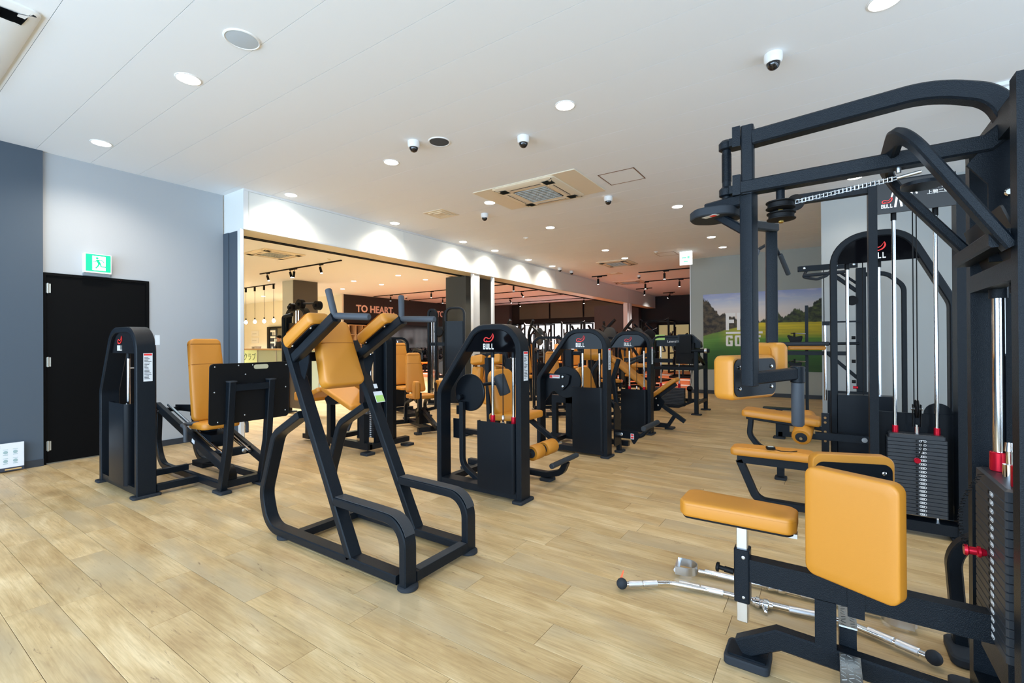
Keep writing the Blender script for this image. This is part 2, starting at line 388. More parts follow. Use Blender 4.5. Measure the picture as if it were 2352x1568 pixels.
sv, sf, tones = [], [], []; cnt = 0
for r in range(-20, 75):
    yc = Y0+(r+0.5)*ROW
    if yc > 13.0: break
    o = row_off(r) % LEN
    k0 = int((-26-o)//LEN)
    for k in range(k0, 26):
        xa = o+k*LEN; xb = xa+LEN; xc = (xa+xb)/2
        if xa > 3.2 or (xb < XL and yc < 3.0 and False): continue
        # visible near planks are objects of their own
        near = (-7.0 < xc < 0.9 and yc > 0.45 and yc < 7.2 and cnt < 300 and (xc > -3.4*yc-1.2) and xc < 0.30*yc+0.35)
        if near:
            p = bpy.data.objects.new('plank', pm); p.location = (xc, yc, -0.003); COL.objects.link(p); p.parent = fl; cnt += 1
        else:
            b = len(sv); sv += [(v[0]+xc, v[1]+yc, v[2]-0.003) for v in pv]; sf += [tuple(i+b for i in f) for f in pf]; t = random.random(); tones += [t]*len(pf)
me = bpy.data.meshes.new('far_planks'); me.from_pydata(sv, [], sf); me.materials.append(WOODB)
at = me.attributes.new('tone', 'FLOAT', 'FACE'); at.data.foreach_set('value', tones)
fp = bpy.data.objects.new('far_planks', me); COL.objects.link(fp); fp.parent = fl; fp['kind'] = 'stuff'
# orange sport floor with white stripes in the far hall
struct('floor_sport', MB().bb(-26, 3.3, 13.07, 22, -0.006, 0.0), mat('orange_rubber_floor', srgb(206, 104, 56), 0.5))
sp = MB()
for y in (14.3, 16.2, 18.4): sp.bb(-16.9, -2.95, y, y+(0.3 if y < 15 else 0.5), 0.0005, 0.002)
struct('floor_stripes', sp, mat('white_floor_paint', srgb(232, 226, 220), 0.5))
# ceiling: long boards running along X, recessed joints
ce = struct('ceiling', MB().bb(-26, 3.3, -3.1, 22, H+0.012, H+0.1), mat('ceiling_joint_grey', srgb(186, 188, 188), 0.9))  # plain grey backing sheet, visible in the gaps between boards
y = 0.817-9*0.455
while y < 21.9:
    if y > 13.0: break
    obj('ceiling_board', MB().bb(XL-0.02, 3.2, y+0.0015, y+0.4535, H, H+0.012), CEIL, ce, smooth=False); y += 0.455
obj('ceiling_field', MB().bb(XL-0.02, 3.2, y+0.002, 22, H, H+0.012), CEIL, ce, smooth=False)
obj('ceiling_field', MB().bb(-26, XL-0.025, -3.1, 22, H, H+0.012), CEIL, ce, smooth=False)
# left wall: slate part, then the grey part with the door opening
struct('wall_left', MB().bb(XL-0.12, XL+0.035, -3.1, 1.325, 0, H), WSLATE)
wl = MB().bb(XL-0.12, XL, 1.325, 3.16, 2.10, H); wl.bb(XL-0.12, XL, 2.285, 3.16, 0, 2.10)
struct('wall_left_grey', wl, WGREY)
struct('baseboard_left', MB().bb(XL+0.035, XL+0.046, -3.1, 1.325, 0, 0.075), BASEB)
struct('baseboard_left_grey', MB().bb(XL, XL+0.011, 2.29, 3.16, 0, 0.075), BASEB)
# door
dr = MB()
dr.bb(XL-0.10, XL+0.012, 1.325, 1.352, 0, 2.10).bb(XL-0.10, XL+0.012, 2.258, 2.285, 0, 2.10).bb(XL-0.10, XL+0.012, 1.352, 2.258, 2.072, 2.10)
d1 = struct('door_1', dr, DOORM)
obj('door_leaf', MB().bb(XL-0.05, XL-0.006, 1.355, 2.255, 0.012, 2.068), DOORM, d1)
for z in (0.20, 1.12, 1.93):
    hb = MB().cyl((XL+0.004, 1.368, z-0.055), (XL+0.004, 1.368, z+0.055), 0.009, 10); hb.bb(XL-0.006, XL+0.001, 1.353, 1.392, z-0.05, z+0.05)
    obj('hinge', hb, mat('satin_nickel', (0.55, 0.55, 0.5, 1), 0.4, 0.7), d1)
hd = MB().pipe([(XL-0.006, 2.20, 1.02), (XL+0.045, 2.20, 1.02, 0.01), (XL+0.045, 2.08, 1.02)], 0.009, 10)
obj('door_handle', hd, STL, d1)
# bulkhead beam over the sliding partition
bm_ = struct('trim_bulkhead', MB().bb(-7.10, XB-0.004, 3.175, 21.4, 2.862, H), WHT)
ys = [3.24, 6.05, 8.93, 11.9, 14.9, 17.9, 21.4]
for i in range(len(ys)-1):
    obj('facing_panel', MB().bb(XB-0.004, XB+0.001, ys[i]+0.004, ys[i+1]-0.004, 2.885, H-0.03), WHT, bm_, smooth=False)
tr = MB().bb(XB-0.004, XB+0.012, 3.17, 21.4, H-0.028, H).bb(XB-0.004, XB+0.006, 3.17, 21.4, 2.862, 2.882)
tr.bb(XB-0.004, XB+0.006, 3.17, 3.235, 2.882, H-0.028)
obj('edge_strip', tr, WTRIM, bm_, smooth=False)
so = MB().bb(-6.90, XB, 3.2, 21.4, 2.855, 2.862); obj('soffit', so, mat('satin_beige_metal', srgb(224, 208, 172), 0.35), bm_, smooth=False)
gr = MB().bb(-6.955, -6.935, 3.2, 21.4, 2.845, 2.861).bb(-7.03, -7.012, 3.2, 21.4, 2.845, 2.861); obj('sliding_track', gr, DBLK, bm_, smooth=False)
# piers under the bulkhead
struct('wall_pier', MB().bb(-7.10, -6.93, 3.162, 3.215, 0, 2.862).bb(-6.93, -6.60, 3.175, 3.215, 0, 2.862), WSLATE)
struct('trim_jamb', MB().bb(-6.60, -6.527, 3.13, 3.175, 0, 2.862), WTRIM)
struct('wall_column', MB().bb(-7.5, -6.885, 8.28, 9.36, 0, 2.862), WDARK)
struct('trim_post', MB().bb(-6.60, -6.53, 8.11, 8.15, 0, 2.862).bb(-6.60, -6.545, 8.16, 8.36, 0, 2.862), WTRIM)
struct('trim_post_thin', MB().bb(-6.60, -6.53, 8.86, 8.91, 0, 2.862), WTRIM)
struct('trim_post_far', MB().bb(-6.70, -6.53, 17.8, 17.95, 0, 2.862).bb(-6.70, -6.53, 18.1, 18.3, 0, 2.862), WTRIM)
struct('wall_column_far', MB().bb(-8.3, -7.0, 18.6, 19.3, 0, 2.862), WPURP)
# mural wall and near pale wall
struct('wall_mural', MB().bb(-2.884, -0.06, 12.44, 12.6, 0, H), WSAGE)
struct('trim_wall_corner', MB().bb(-2.905, -2.884, 12.43, 12.6, 0, H), WTRIM)
struct('baseboard_mural', MB().bb(-2.884, -0.06, 12.428, 12.44, 0, 0.09), BASEB)
struct('wall_pale', MB().bb(-0.06, 3.2, 8.0, 8.1, 0, H).bb(-0.06, 0.04, 8.1, 12.44, 0, H), WLIGHT)
struct('baseboard_pale', MB().bb(-0.05, 3.2, 7.988, 8.0, 0, 0.075), BASEB)
struct('wall_side_of_hall', MB().bb(-2.9, -2.8, 12.6, 22, 0, H), WDARK)
# ceiling rail and timber valance at the right
rl = struct('trim_valance', MB().bb(1.16, 3.2, 5.49, 5.53, 3.12, H), mat('brown_timber', srgb(140, 104, 70), 0.5, vary=0.15))
obj('rail', MB().bb(1.16, 3.2, 5.40, 5.49, H-0.03, H), WTRIM, rl); obj('rail', MB().bb(1.16, 3.2, 5.44, 5.49, H-0.07, H-0.032), WTRIM, rl)
# right and back walls with windows (behind the camera)
def window_wall(name, horiz, c, a0, a1, zs, ze, n, thick=0.12):
    mb = MB(); fr = MB(); gl = MB(); 
    def B(m, p0, p1, q0, q1, z0, z1):
        if horiz: m.bb(p0, p1, q0, q1, z0, z1)
        else: m.bb(q0, q1, p0, p1, z0, z1)
    q0, q1 = (c, c+thick)
    s, e = a0+0.5, a1-0.5
    B(mb, a0, a1, q0, q1, 0, zs); B(mb, a0, a1, q0, q1, ze, H); B(mb, a0, s, q0, q1, zs, ze); B(mb, e, a1, q0, q1, zs, ze)
    wl_ = struct(name, mb, WLIGHT); st = (e-s)/n
    for i in range(n+1): B(fr, s+i*st-0.03, s+i*st+0.03, c+0.02, c+0.08, zs, ze)
    B(fr, s, e, c+0.02, c+0.08, zs, zs+0.05); B(fr, s, e, c+0.02, c+0.08, ze-0.05, ze)
    obj('window_frame', fr, mat('dark_aluminium', (0.03, 0.03, 0.035, 1), 0.4, 0.6), wl_, smooth=False)
window_wall('wall_back', True, -3.12, -7.2, 3.3, 0.35, 2.95, 6)
window_wall('wall_right', False, 3.2, -3.0, 8.1, 0.35, 2.9, 6)
# ---- inner hall shell
struct('wall_hall_left', MB().bb(-26.1, -26, 3, 12.6, 0, H), WCREAM)
struct('wall_hall_back', MB().bb(-26, -17.0, 12.4, 12.5, 0, H), WCREAM)
struct('wall_hall_front', MB().bb(-26, -7.19, 3.0, 3.12, 0, H), WCREAM)
ww = MB().bb(-17.12, -16.98, 12.33, 21.7, 2.2, H); struct('wall_black', ww, WBROWN)
struct('wall_mirror', MB().bb(-17.12, -17.0, 12.33, 21.7, 0, 2.2), mat('dark_mirror', (0.09, 0.09, 0.09, 1), 0.12, 0.85))
struct('wall_white_return', MB().bb(-17.12, -16.97, 12.25, 12.33, 0, H), WCREAM)
struct('wall_hall_column', MB().bb(-14.52, -14.45, 8.62, 9.47, 0, H), mat('dark_brown_wallpaper', srgb(84, 80, 74), 0.8))
struct('wall_hall_column_pale', MB().bb(-15.15, -14.52, 8.62, 9.47, 0, H), mat('pale_blue_wallpaper', srgb(206, 214, 216), 0.8))
fw = MB().bb(-17.1, -15.0, 21.6, 21.7, 0, H).bb(-8.28, -2.8, 21.6, 21.7, 2.15, H).bb(-8.28, -6.5, 21.6, 21.7, 0, 2.15).bb(-5.0, -2.8, 21.6, 21.7, 0, 2.15).bb(-15, -8.28, 21.6, 21.7, 2.35, H).bb(-15, -8.28, 21.6, 21.7, 0, 0.9)
struct('wall_far', fw, mat('hall_black_paint', srgb(30, 30, 30), 0.7))
struct('wall_far_plum', MB().bb(-17.0, -14.6, 21.3, 21.6, 0, H).bb(-8.28, -7.25, 21.2, 21.6, 0, H), WPURP)
wn2 = struct('window_far', MB().bb(-15, -14.95, 21.55, 21.62, 0.9, 2.35).bb(-8.33, -8.28, 21.55, 21.62, 0.9, 2.35).bb(-15, -8.28, 21.55, 21.62, 2.30, 2.35).bb(-15, -8.28, 21.55, 21.62, 0.9, 0.95), DBLK)
px = [-15.0+i*(6.72/7) for i in range(8)]
for i in range(7):
    obj('window_pane', MB().bb(px[i]+0.05, px[i+1]-0.05, 21.62, 21.64, 0.95, 2.3), DAYP, wn2, smooth=False)
    obj('mullion', MB().bb(px[i+1]-0.05, px[i+1]+0.05, 21.56, 21.62, 0.95, 2.3), DBLK, wn2, smooth=False)
wn3 = struct('window_hall_door', MB().bb(-6.5, -6.42, 21.5, 21.6, 0, 2.15).bb(-5.08, -5.0, 21.5, 21.6, 0, 2.15).bb(-6.42, -5.08, 21.5, 21.6, 2.08, 2.15), DBLK)
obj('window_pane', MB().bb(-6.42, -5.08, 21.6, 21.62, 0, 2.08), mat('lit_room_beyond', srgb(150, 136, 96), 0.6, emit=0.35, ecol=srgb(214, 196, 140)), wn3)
for i in range(3):
    x0 = -14.0+i*1.95
    solo('roller_blind', MB().bb(x0, x0+1.85, 21.42, 21.44, 2.62, 3.34).cyl((x0, 21.44, 3.36), (x0+1.85, 21.44, 3.36), 0.03, 8).bb(x0, x0+1.85, 21.41, 21.45, 2.58, 2.62), BLIND,
         ['leftmost olive blind panel high on the far black wall', 'middle olive blind panel high on the far black wall', 'rightmost olive blind panel high on the far black wall'][i], 'blind', 'olive blinds on the far wall')
# ---- mural (flat print)
def mural_mat():
    m = bpy.data.materials.new('golf_course_print'); m.use_nodes = True; nt = m.node_tree; N = nt.nodes; L = nt.links; b = N['Principled BSDF']; b.inputs['Roughness'].default_value = 0.6
    tc = N.new('ShaderNodeTexCoord'); sep = N.new('ShaderNodeSeparateXYZ'); L.new(tc.outputs['Generated'], sep.inputs[0])
    def math_(op, a, b_=None, c=None):
        x = N.new('ShaderNodeMath'); x.operation = op
        for i, q in enumerate((a, b_, c)):
            if q is None: continue
            if isinstance(q, (int, float)): x.inputs[i].default_value = q
            else: L.new(q, x.inputs[i])
        return x.outputs[0]
    U, W = sep.outputs['X'], sep.outputs['Z']
    def noise(sx, sz, det=4, off=0):
        c = N.new('ShaderNodeCombineXYZ'); L.new(math_('MULTIPLY', U, sx), c.inputs[0]); L.new(math_('MULTIPLY', W, sz), c.inputs[1]); c.inputs[2].default_value = off
        n = N.new('ShaderNodeTexNoise'); n.inputs['Scale'].default_value = 1; n.inputs['Detail'].default_value = det; L.new(c.outputs[0], n.inputs['Vector']); return n.outputs['Fac']
    def ramp(src, ps, interp='LINEAR'):
        r = N.new('ShaderNodeValToRGB'); r.color_ramp.interpolation = interp; e = r.color_ramp.elements
        e[0].position, e[0].color = ps[0]; e[1].position, e[1].color = ps[1]
        for q in ps[2:]: x = e.new(q[0]); x.color = q[1]
        L.new(src, r.inputs[0]); return r.outputs[0]
    def mix(f, a, bb):
        x = N.new('ShaderNodeMixRGB'); L.new(f, x.inputs[0])
        for i, c in ((1, a), (2, bb)):
            if isinstance(c, tuple): x.inputs[i].default_value = c
            else: L.new(c, x.inputs[i])
        return x.outputs[0]
    step = lambda v, e0, k: ramp(math_('MULTIPLY_ADD', math_('SUBTRACT', v, e0), k, 0.5), [(0.0, (0, 0, 0, 1)), (1.0, (1, 1, 1, 1))])
    sky = ramp(W, [(0.60, srgb(240, 224, 208)), (1.0, srgb(152, 166, 216)), (0.80, srgb(222, 220, 224)), (0.9, srgb(186, 198, 224))])
    sky = mix(ramp(noise(5, 16, 4, 3), [(0.5, (0, 0, 0, 1)), (0.75, (0.6, 0.6, 0.6, 1))]), sky, srgb(232, 226, 226))
    ft = math_('MULTIPLY_ADD', math_('SUBTRACT', U, 0.5), 0.14, 0.0)                  # field edge rises to the right
    fe = math_('ADD', math_('MINIMUM', math_('MULTIPLY_ADD', U, 0.34, 0.45), 0.60), 0.0)
    grass = ramp(math_('SUBTRACT', fe, W), [(0.0, srgb(226, 204, 40)), (0.55, srgb(34, 76, 30)), (0.12, srgb(206, 190, 40)), (0.2, srgb(96, 148, 46)), (0.35, srgb(60, 112, 44))])
    grassL = ramp(math_('SUBTRACT', fe, W), [(0.0, srgb(112, 140, 58)), (0.5, srgb(30, 70, 28)), (0.1, srgb(96, 150, 60)), (0.25, srgb(52, 104, 42))])
    gcol = mix(step(U, 0.30, 3.0), grassL, grass)
    gcol = mix(ramp(noise(3, 40, 3, 8), [(0.4, (0, 0, 0, 1)), (0.8, (0.5, 0.5, 0.5, 1))]), gcol, srgb(50, 92, 36))
    # tree heights: tall group left, low gap centre, rising right
    hl = ramp(U, [(0.0, (0.95,)*3+(1,)), (1.0, (0.90,)*3+(1,)), (0.07, (0.86,)*3+(1,)), (0.14, (0.74,)*3+(1,)), (0.22, (0.72,)*3+(1,)), (0.30, (0.66,)*3+(1,)), (0.52, (0.635,)*3+(1,)), (0.64, (0.76,)*3+(1,)), (0.70, (0.66,)*3+(1,)), (0.78, (0.755,)*3+(1,)), (0.87, (0.74,)*3+(1,)), (0.95, (0.84,)*3+(1,))])
    top = math_('ADD', hl, math_('MULTIPLY_ADD', noise(30, 9, 5, 1), 0.16, -0.08))
    treem = step(math_('SUBTRACT', top, W), 0.0, 60)
    tcol = ramp(noise(24, 22, 7, 5), [(0.35, srgb(28, 32, 22)), (0.75, srgb(96, 112, 48)), (0.5, srgb(58, 66, 34))])
    tcol = mix(step(U, 0.35, 6), ramp(noise(24, 22, 7, 6), [(0.38, srgb(30, 26, 24)), (0.8, srgb(110, 96, 70))]), tcol)
    c = mix(treem, sky, tcol)
    c = mix(step(math_('SUBTRACT', math_('ADD', fe, math_('MULTIPLY_ADD', noise(9, 1, 3, 2), 0.03, -0.015)), W), 0.0, 90), c, gcol)
    L.new(c, b.inputs['Base Color']); return m
mu = thing('wall_mural_print', 'large golf course mural print with white lettering on the sage wall', 'mural', (-1.32, 12.44, 0.61))
obj('print_sheet', MB().bb(-2.585, -0.062, 12.432, 12.4395, 0.61, 2.487), mural_mat(), mu, smooth=False)
FM = frame((-2.06, 12.432, 1.46), (1, 0, 0), (0, 0, 1))
FG = {'F': [(0, 0, .26, 1), (0, .8, .8, 1), (0, .42, .68, .62)], 'I': [(0, 0, .26, 1)], 'T': [(.25, 0, .51, 1), (0, .8, .76, 1)],
      'G': [(0, .08, .26, .92), (.06, .82, .74, 1), (.06, 0, .74, .18), (.5, .08, .76, .5), (.4, .38, .76, .54), (.5, .72, .76, .9)],
      'O': [(0, .08, .26, .92), (.5, .08, .76, .92), (.06, .82, .7, 1), (.06, 0, .7, .18)], 'L': [(0, 0, .26, 1), (0, 0, .72, .2)]}
def word(mb, s, x, y, h, wd, adv):
    for ch in s:
        wch = {'I': 0.42}.get(ch, 1.0)
        for q_, (a, b_, c, d) in enumerate(FG[ch]): mb.box((x+(a+c)/2*wd, y+(b_+d)/2*h, 0.003+q_*0.0006), ((c-a)*wd, (d-b_)*h, 0.004), FM)
        x += adv*wch
lt = MB(); word(lt, 'FIT', 0, 0.12, 0.42, 0.27, 0.25); lt.box((0.40, 0.055, 0.002), (0.80, 0.05, 0.003), FM); word(lt, 'GOLF', 0, -0.27, 0.26, 0.20, 0.2)
obj('lettering', lt, WHP, mu, smooth=False)
# ---- wall texts
tm = MB(); M1 = frame((-16.975, 12.97, 2.70), (0, 1, 0), (0, 0, 1)); t1 = text_mb('TO HEART,', 0.43, M1, 0.01, 0.012); 
PINK = mat('peach_sign_paint', srgb(240, 208, 194), 0.5)
solo('sign_letters', t1, PINK, 'peach sign lettering TO HEART, on the far black wall', 'sign')
t2 = text_mb('TO BODY', 0.43, frame((-16.975, 18.0, 2.70), (0, 1, 0), (0, 0, 1)), 0.01, 0.012)
solo('sign_letters', t2, PINK, 'peach sign lettering TO BODY further right on the far black wall', 'sign')
# ================================================================ CEILING FIXTURES
def downlight(x, y, power=26, label=None, col=(1.0, 0.90, 0.76), group='round recessed downlights in the gym ceiling', on=True, ang=120):
    t = thing('downlight', label, 'downlight', (x, y, H), group)
    a = MB().lathe((x, y, H), (x, y, H-1), [(0, 0.092), (0.004, 0.090), (0.006, 0.082), (0.002, 0.076)], 28); obj('ring', a, PLAS, t)
    b = MB().lathe((x, y, H), (x, y, H-1), [(0, 0.076), (0.006, 0.074), (0.008, 0.05)], 28); obj('lens', b, LAMP, t)
    s = spot('downlight_beam', (0, 0, -0.03), power, col, ang=ang); COL.objects.link(s); s.parent = t
    return t
GX = {-6.27: 'beside the white bulkhead', -4.19: 'second row from the bulkhead', -1.92: 'third row from the bulkhead', 0.31: 'row over the right machines'}
GY = {1.62: 'nearest the camera', 3.70: 'second from the camera', 5.61: 'third from the camera', 7.46: 'fourth from the camera', 10.03: 'fifth from the camera', 11.26: 'farthest'}
for x in GX:
    for y in GY:
        if (x, y) in ((-1.92, 1.62), (0.31, 1.62), (-1.92, 5.61), (0.31, 5.61), (0.31, 10.03), (0.31, 11.26)): continue
        if x == 0.31 and y > 7.9: continue
        downlight(x, y, (62 if y < 7 else 30) if x > -6 else 105, 'round ceiling downlight %s, %s' % (GX[x], GY[y]), ang=120 if x > -6 else 150)
downlight(-6.27, 8.58, 105, 'round ceiling downlight beside the bulkhead above the dark column', ang=150)
HX = [-11.0, -13.17, -15.4]
for i, x in enumerate(HX):
    for j, y in enumerate((9.97, 11.15)):
        downlight(x, y, 260, 'round downlight in the hall beyond, %s column, %s row' % (('first', 'second', 'third')[i], ('nearer', 'farther')[j]), (0.94, 0.96, 1.0), 'round downlights in the hall beyond')
for i, (x, y) in enumerate(((-9.5, 5.0), (-9.5, 9.9), (-17.5, 5.5), (-20.5, 7.5), (-20.5, 10.8), (-23.5, 9.5))):
    downlight(x, y, 1300, 'round downlight over the reception hall, %s from the bulkhead' % ('first', 'second', 'third', 'fourth', 'fifth', 'sixth')[i], (0.90, 0.95, 1.0), 'round downlights over reception')
def dome_camera(x, y, label, s=1.0, az=0.0):
    t = thing('dome_camera', label, 'security camera', (x, y, H), 'white dome security cameras on the ceiling')
    R = 0.062*s
    a = MB().lathe((x, y, H), (x, y, H-1), [(0, R*0.98), (0.02, R), (0.05, R*0.98), (0.066, R*0.80), (0.068, R*0.6)], 28); obj('housing', a, PLAS, t)
    b = MB().lathe((x, y, H-0.06), (x, y, H-1), [(0, R*0.74), (0.01, R*0.74)]+[(0.01+R*0.72*math.sin(q), R*0.72*math.cos(q)) for q in (0.3, 0.6, 0.9, 1.2, 1.45)], 24); obj('dome', b, DOME, t)
for x, y, l in ((-0.315, 3.918, 'white dome security camera nearest the right machines'), (-3.57, 3.456, 'white dome security camera beside the dark ceiling speaker'),
                (-2.566, 4.017, 'white dome security camera alone between the downlights'), (-2.62, 6.382, 'white dome security camera by the square hatch'),
                (-4.626, 6.051, 'white dome security camera under the corner of the ceiling air conditioner'), (-6.242, 11.652, 'white dome security camera near the far end of the bulkhead, left one'),
                (-6.227, 12.353, 'white dome security camera near the far end of the bulkhead, right one'), (-4.9, 14.4, 'white dome security camera below the first track in the far hall'), (-15.6, 14.6, 'small dome security camera in front of the black sign wall')):
    dome_camera(x, y, l)
def disc(x, y, m, label):
    t = thing('ceiling_speaker', label, 'speaker', (x, y, H), 'round ceiling speakers')
    obj('rim', MB().lathe((x, y, H), (x, y, H-1), [(0, 0.115), (0.006, 0.113), (0.009, 0.106), (0.004, 0.10)], 36), PLAS, t)
    obj('grille', MB().lathe((x, y, H), (x, y, H-1), [(0, 0.102), (0.006, 0.100), (0.010, 0.06)], 36), m, t)
disc(-3.341, 1.62, MESHW, 'pale round ceiling speaker at upper left'); disc(-3.35, 3.609, MESHG, 'dark round ceiling speaker beside a dome camera')
def cassette(x0, x1, y0, y1, label, base=True, mm=None, slots=True):
    cx, cy = (x0+x1)/2, (y0+y1)/2; t = thing('ceiling_air_conditioner', label, 'air conditioner', (cx, cy, H))
    if base: obj('cover_plate', MB().plate(frame((cx, cy, H), (1, 0, 0), (0, -1, 0)), rrect(x1-x0+0.62, y1-y0+0.02, 0.01), 0.012, 0.002), BEIGEP, t)
    M = frame((cx, cy, H-(0.012 if base else 0)), (1, 0, 0), (0, -1, 0)); W, D = x1-x0, y1-y0; a = MB()
    lp = rrect(W, D, 0.05, 5); a.layers(M, [(0, lp), (0.012, lp), (0.022, inset(lp, 0.02)), (0.034, inset(lp, 0.10)), (0.034, inset(lp, 0.20)), (0.03, inset(lp, 0.22))]); obj('panel', a, mm or BEIGEP, t)
    if not slots: return
    g = MB(); n = 9; hw = W*0.25
    for i in range(n): g.box((0, -D*0.25+D*0.5*i/(n-1), 0.036), (hw*2, 0.012, 0.008), M)
    for i in range(5): g.box((-hw+2*hw*i/4, 0, 0.036), (0.008, D*0.5, 0.008), M)
    obj('intake_grille', g, mat('grille_grey', srgb(178, 184, 184), 0.6), t); obj('filter', MB().box((0, 0, 0.031), (W*0.5, D*0.5, 0.004), M), mat('filter_grey', srgb(150, 158, 160), 0.8), t)
    for sx, sy, w_, d_ in ((0, 1, W*0.5, 0.03), (0, -1, W*0.5, 0.03), (1, 0, 0.03, D*0.5), (-1, 0, 0.03, D*0.5)):
        s = MB().box((sx*W*0.36, sy*D*0.36, 0.029), (w_, d_, 0.014), M); o = obj('louver', s, mat('louver_cream', srgb(206, 200, 184), 0.5), t)
        obj('slot', MB().box((sx*W*0.36+sx*0.02, sy*D*0.36+sy*0.02, 0.031), (w_ if not sx else 0.008, d_ if sx else 0.008, 0.013), M), DBLK, o)
cassette(-3.80, -2.84, 5.11, 6.07, 'square ceiling air conditioner on a long cover plate in the middle of the gym ceiling')
cassette(-5.05, -4.2, 11.4, 12.3, 'square ceiling air conditioner near the far end of the gym ceiling', False)
cassette(-11.2, -10.2, 5.4, 6.4, 'square ceiling air conditioner in the reception hall', False)
cassette(-9.8, -8.9, 10.8, 11.7, 'square ceiling air conditioner in the hall beside the dark column', False)
cassette(-5.7, -4.12, -0.8, 0.78, 'plain white ceiling unit whose corner shows at the top left edge', False, PLAS, False)
cassette(-6.2, -5.2, 15.4, 16.3, 'square ceiling air conditioner in the far orange floored hall', False)
def hatch(x0, x1, y0, y1, label):
    t = thing('access_hatch', label, 'access hatch', ((x0+x1)/2, (y0+y1)/2, H)); f = MB(); w_ = 0.012
    f.bb(x0, x1, y0, y0+w_, H-0.004, H).bb(x0, x1, y1-w_, y1, H-0.004, H).bb(x0, x0+w_, y0, y1, H-0.004, H).bb(x1-w_, x1, y0, y1, H-0.004, H)
    obj('frame', f, mat('bronze_frame', srgb(132, 104, 84), 0.4, 0.4), t, smooth=False); obj('panel', MB().bb(x0+w_, x1-w_, y0+w_, y1-w_, H-0.002, H), CEIL, t, smooth=False)
hatch(-2.39, -1.92, 5.48, 5.93, 'square access hatch with thin bronze frame beside the ceiling air conditioner'); hatch(-3.4, -2.95, 11.1, 11.55, 'square access hatch near the green ceiling exit sign')
def vent(x, y, s, label):
    t = thing('ceiling_vent', label, 'vent', (x, y, H)); M = frame((x, y, H), (1, 0, 0), (0, -1, 0))
    for k, q in enumerate((1.0, 0.72, 0.44)):
        lo = rrect(s*q, s*q, 0.004, 1); a = MB().layers(M, [(0, lo), (0.006+0.006*k, lo), (0.008+0.006*k, inset(lo, 0.018)), (0.004+0.006*k, inset(lo, 0.022))]); obj('cone', a, BEIGEP, t)
vent(-5.2, 5.64, 0.42, 'square cone diffuser vent between bulkhead and air conditioner'); vent(-5.4, 13.6, 0.4, 'square cone diffuser vent beyond the far air conditioner')
def smoke(x, y, label):
    t = thing('smoke_detector', label, 'smoke detector', (x, y, H), 'small ceiling detectors')
    obj('base', MB().lathe((x, y, H), (x, y, H-1), [(0, 0.05), (0.012, 0.05), (0.014, 0.044)], 20), PLAS, t); obj('head', MB().lathe((x, y, H-0.012), (x, y, H-1), [(0, 0.03), (0.02, 0.028), (0.026, 0.018)], 16), BEIGEP, t)
smoke(-5.006, 7.912, 'small white smoke detector right of the bulkhead'); smoke(-10.2, 7.0, 'small smoke detector in the reception hall ceiling'); smoke(-3.3, 10.9, 'small smoke detector before the ceiling exit sign')
def track(x0, x1, y, heads, label, beam=None, col=(1.0, 0.92, 0.86)):
    t = thing('track_light', label, 'track light', ((x0+x1)/2, y, H), 'black ceiling lighting tracks')
    obj('rail', MB().bb(x0, x1, y-0.018, y+0.018, H-0.03, H), DBLK, t, smooth=False)
    for hx, tilt in heads:
        d = Vector((math.sin(tilt), 0, -math.cos(tilt))); p = Vector((hx, y, H-0.10)); q = p+d*0.17
        a = MB().bb(hx-0.03, hx+0.13, y-0.016, y+0.016, H-0.055, H-0.03).pipe([(hx, y, H-0.05), tuple(p)], 0.008, 8).cyl(tuple(p), tuple(q), 0.033, 14, 0.003); h_ = obj('spot_head', a, DBLK, t)
        obj('lens', MB().cyl(tuple(q+d*0.001), tuple(q+d*0.004), 0.027, 14), LAMP, h_)
        if beam:
            s = spot('track_beam', tuple(q+d*0.02-Vector(t.location)), beam, col, ang=95, rot=(0, -tilt, 0)); COL.objects.link(s); s.parent = t
track(-4.7, -3.0, 13.78, [(-3.93, 0)], 'long ceiling track with one black spot at the far hall, nearest the mural wall', 120)
track(-6.27, -3.0, 15.93, [(-5.2, 0), (-4.05, 0)], 'long ceiling track with two black spots in the far hall', 120)
track(-6.24, -5.6, 17.97, [(-5.9, 0)], 'short ceiling track with one spot next to the bulkhead far end', 120)
track(-6.21, -5.7, 13.75, [(-6.0, 0)], 'short ceiling track with one spot nearer the bulkhead', 120)
track(-5.8, -5.3, 20.1, [(-5.5, -0.6)], 'short ceiling track with one tilted spot against the far black wall', 120)
track(-14.0, -10.1, 7.28, [(-13.6, 0.5), (-12.4, 0.4), (-12.2, -0.2), (-11.0, 0.4)], 'long ceiling track with four small spots before reception', 90, (1.0, 0.82, 0.62))
for i, (a, b, yy, hd_) in enumerate(((-16.7, -7.3, 13.7, [(-15.6, 0), (-13.2, 0), (-9.2, 0)]), (-16.8, -7.3, 15.9, [(-14.6, 0), (-10.3, 0.6), (-8.2, 0)]), (-16.9, -7.3, 18.0, [(-15.9, 0), (-12.3, 0.5)]), (-15.0, -7.3, 20.1, [(-13.2, 0.7), (-9.5, 0)]))):
    track(a, b, yy, hd_, 'very long black track across the orange lit hall, %s from the front' % ('first', 'second', 'third', 'fourth')[i], 380)
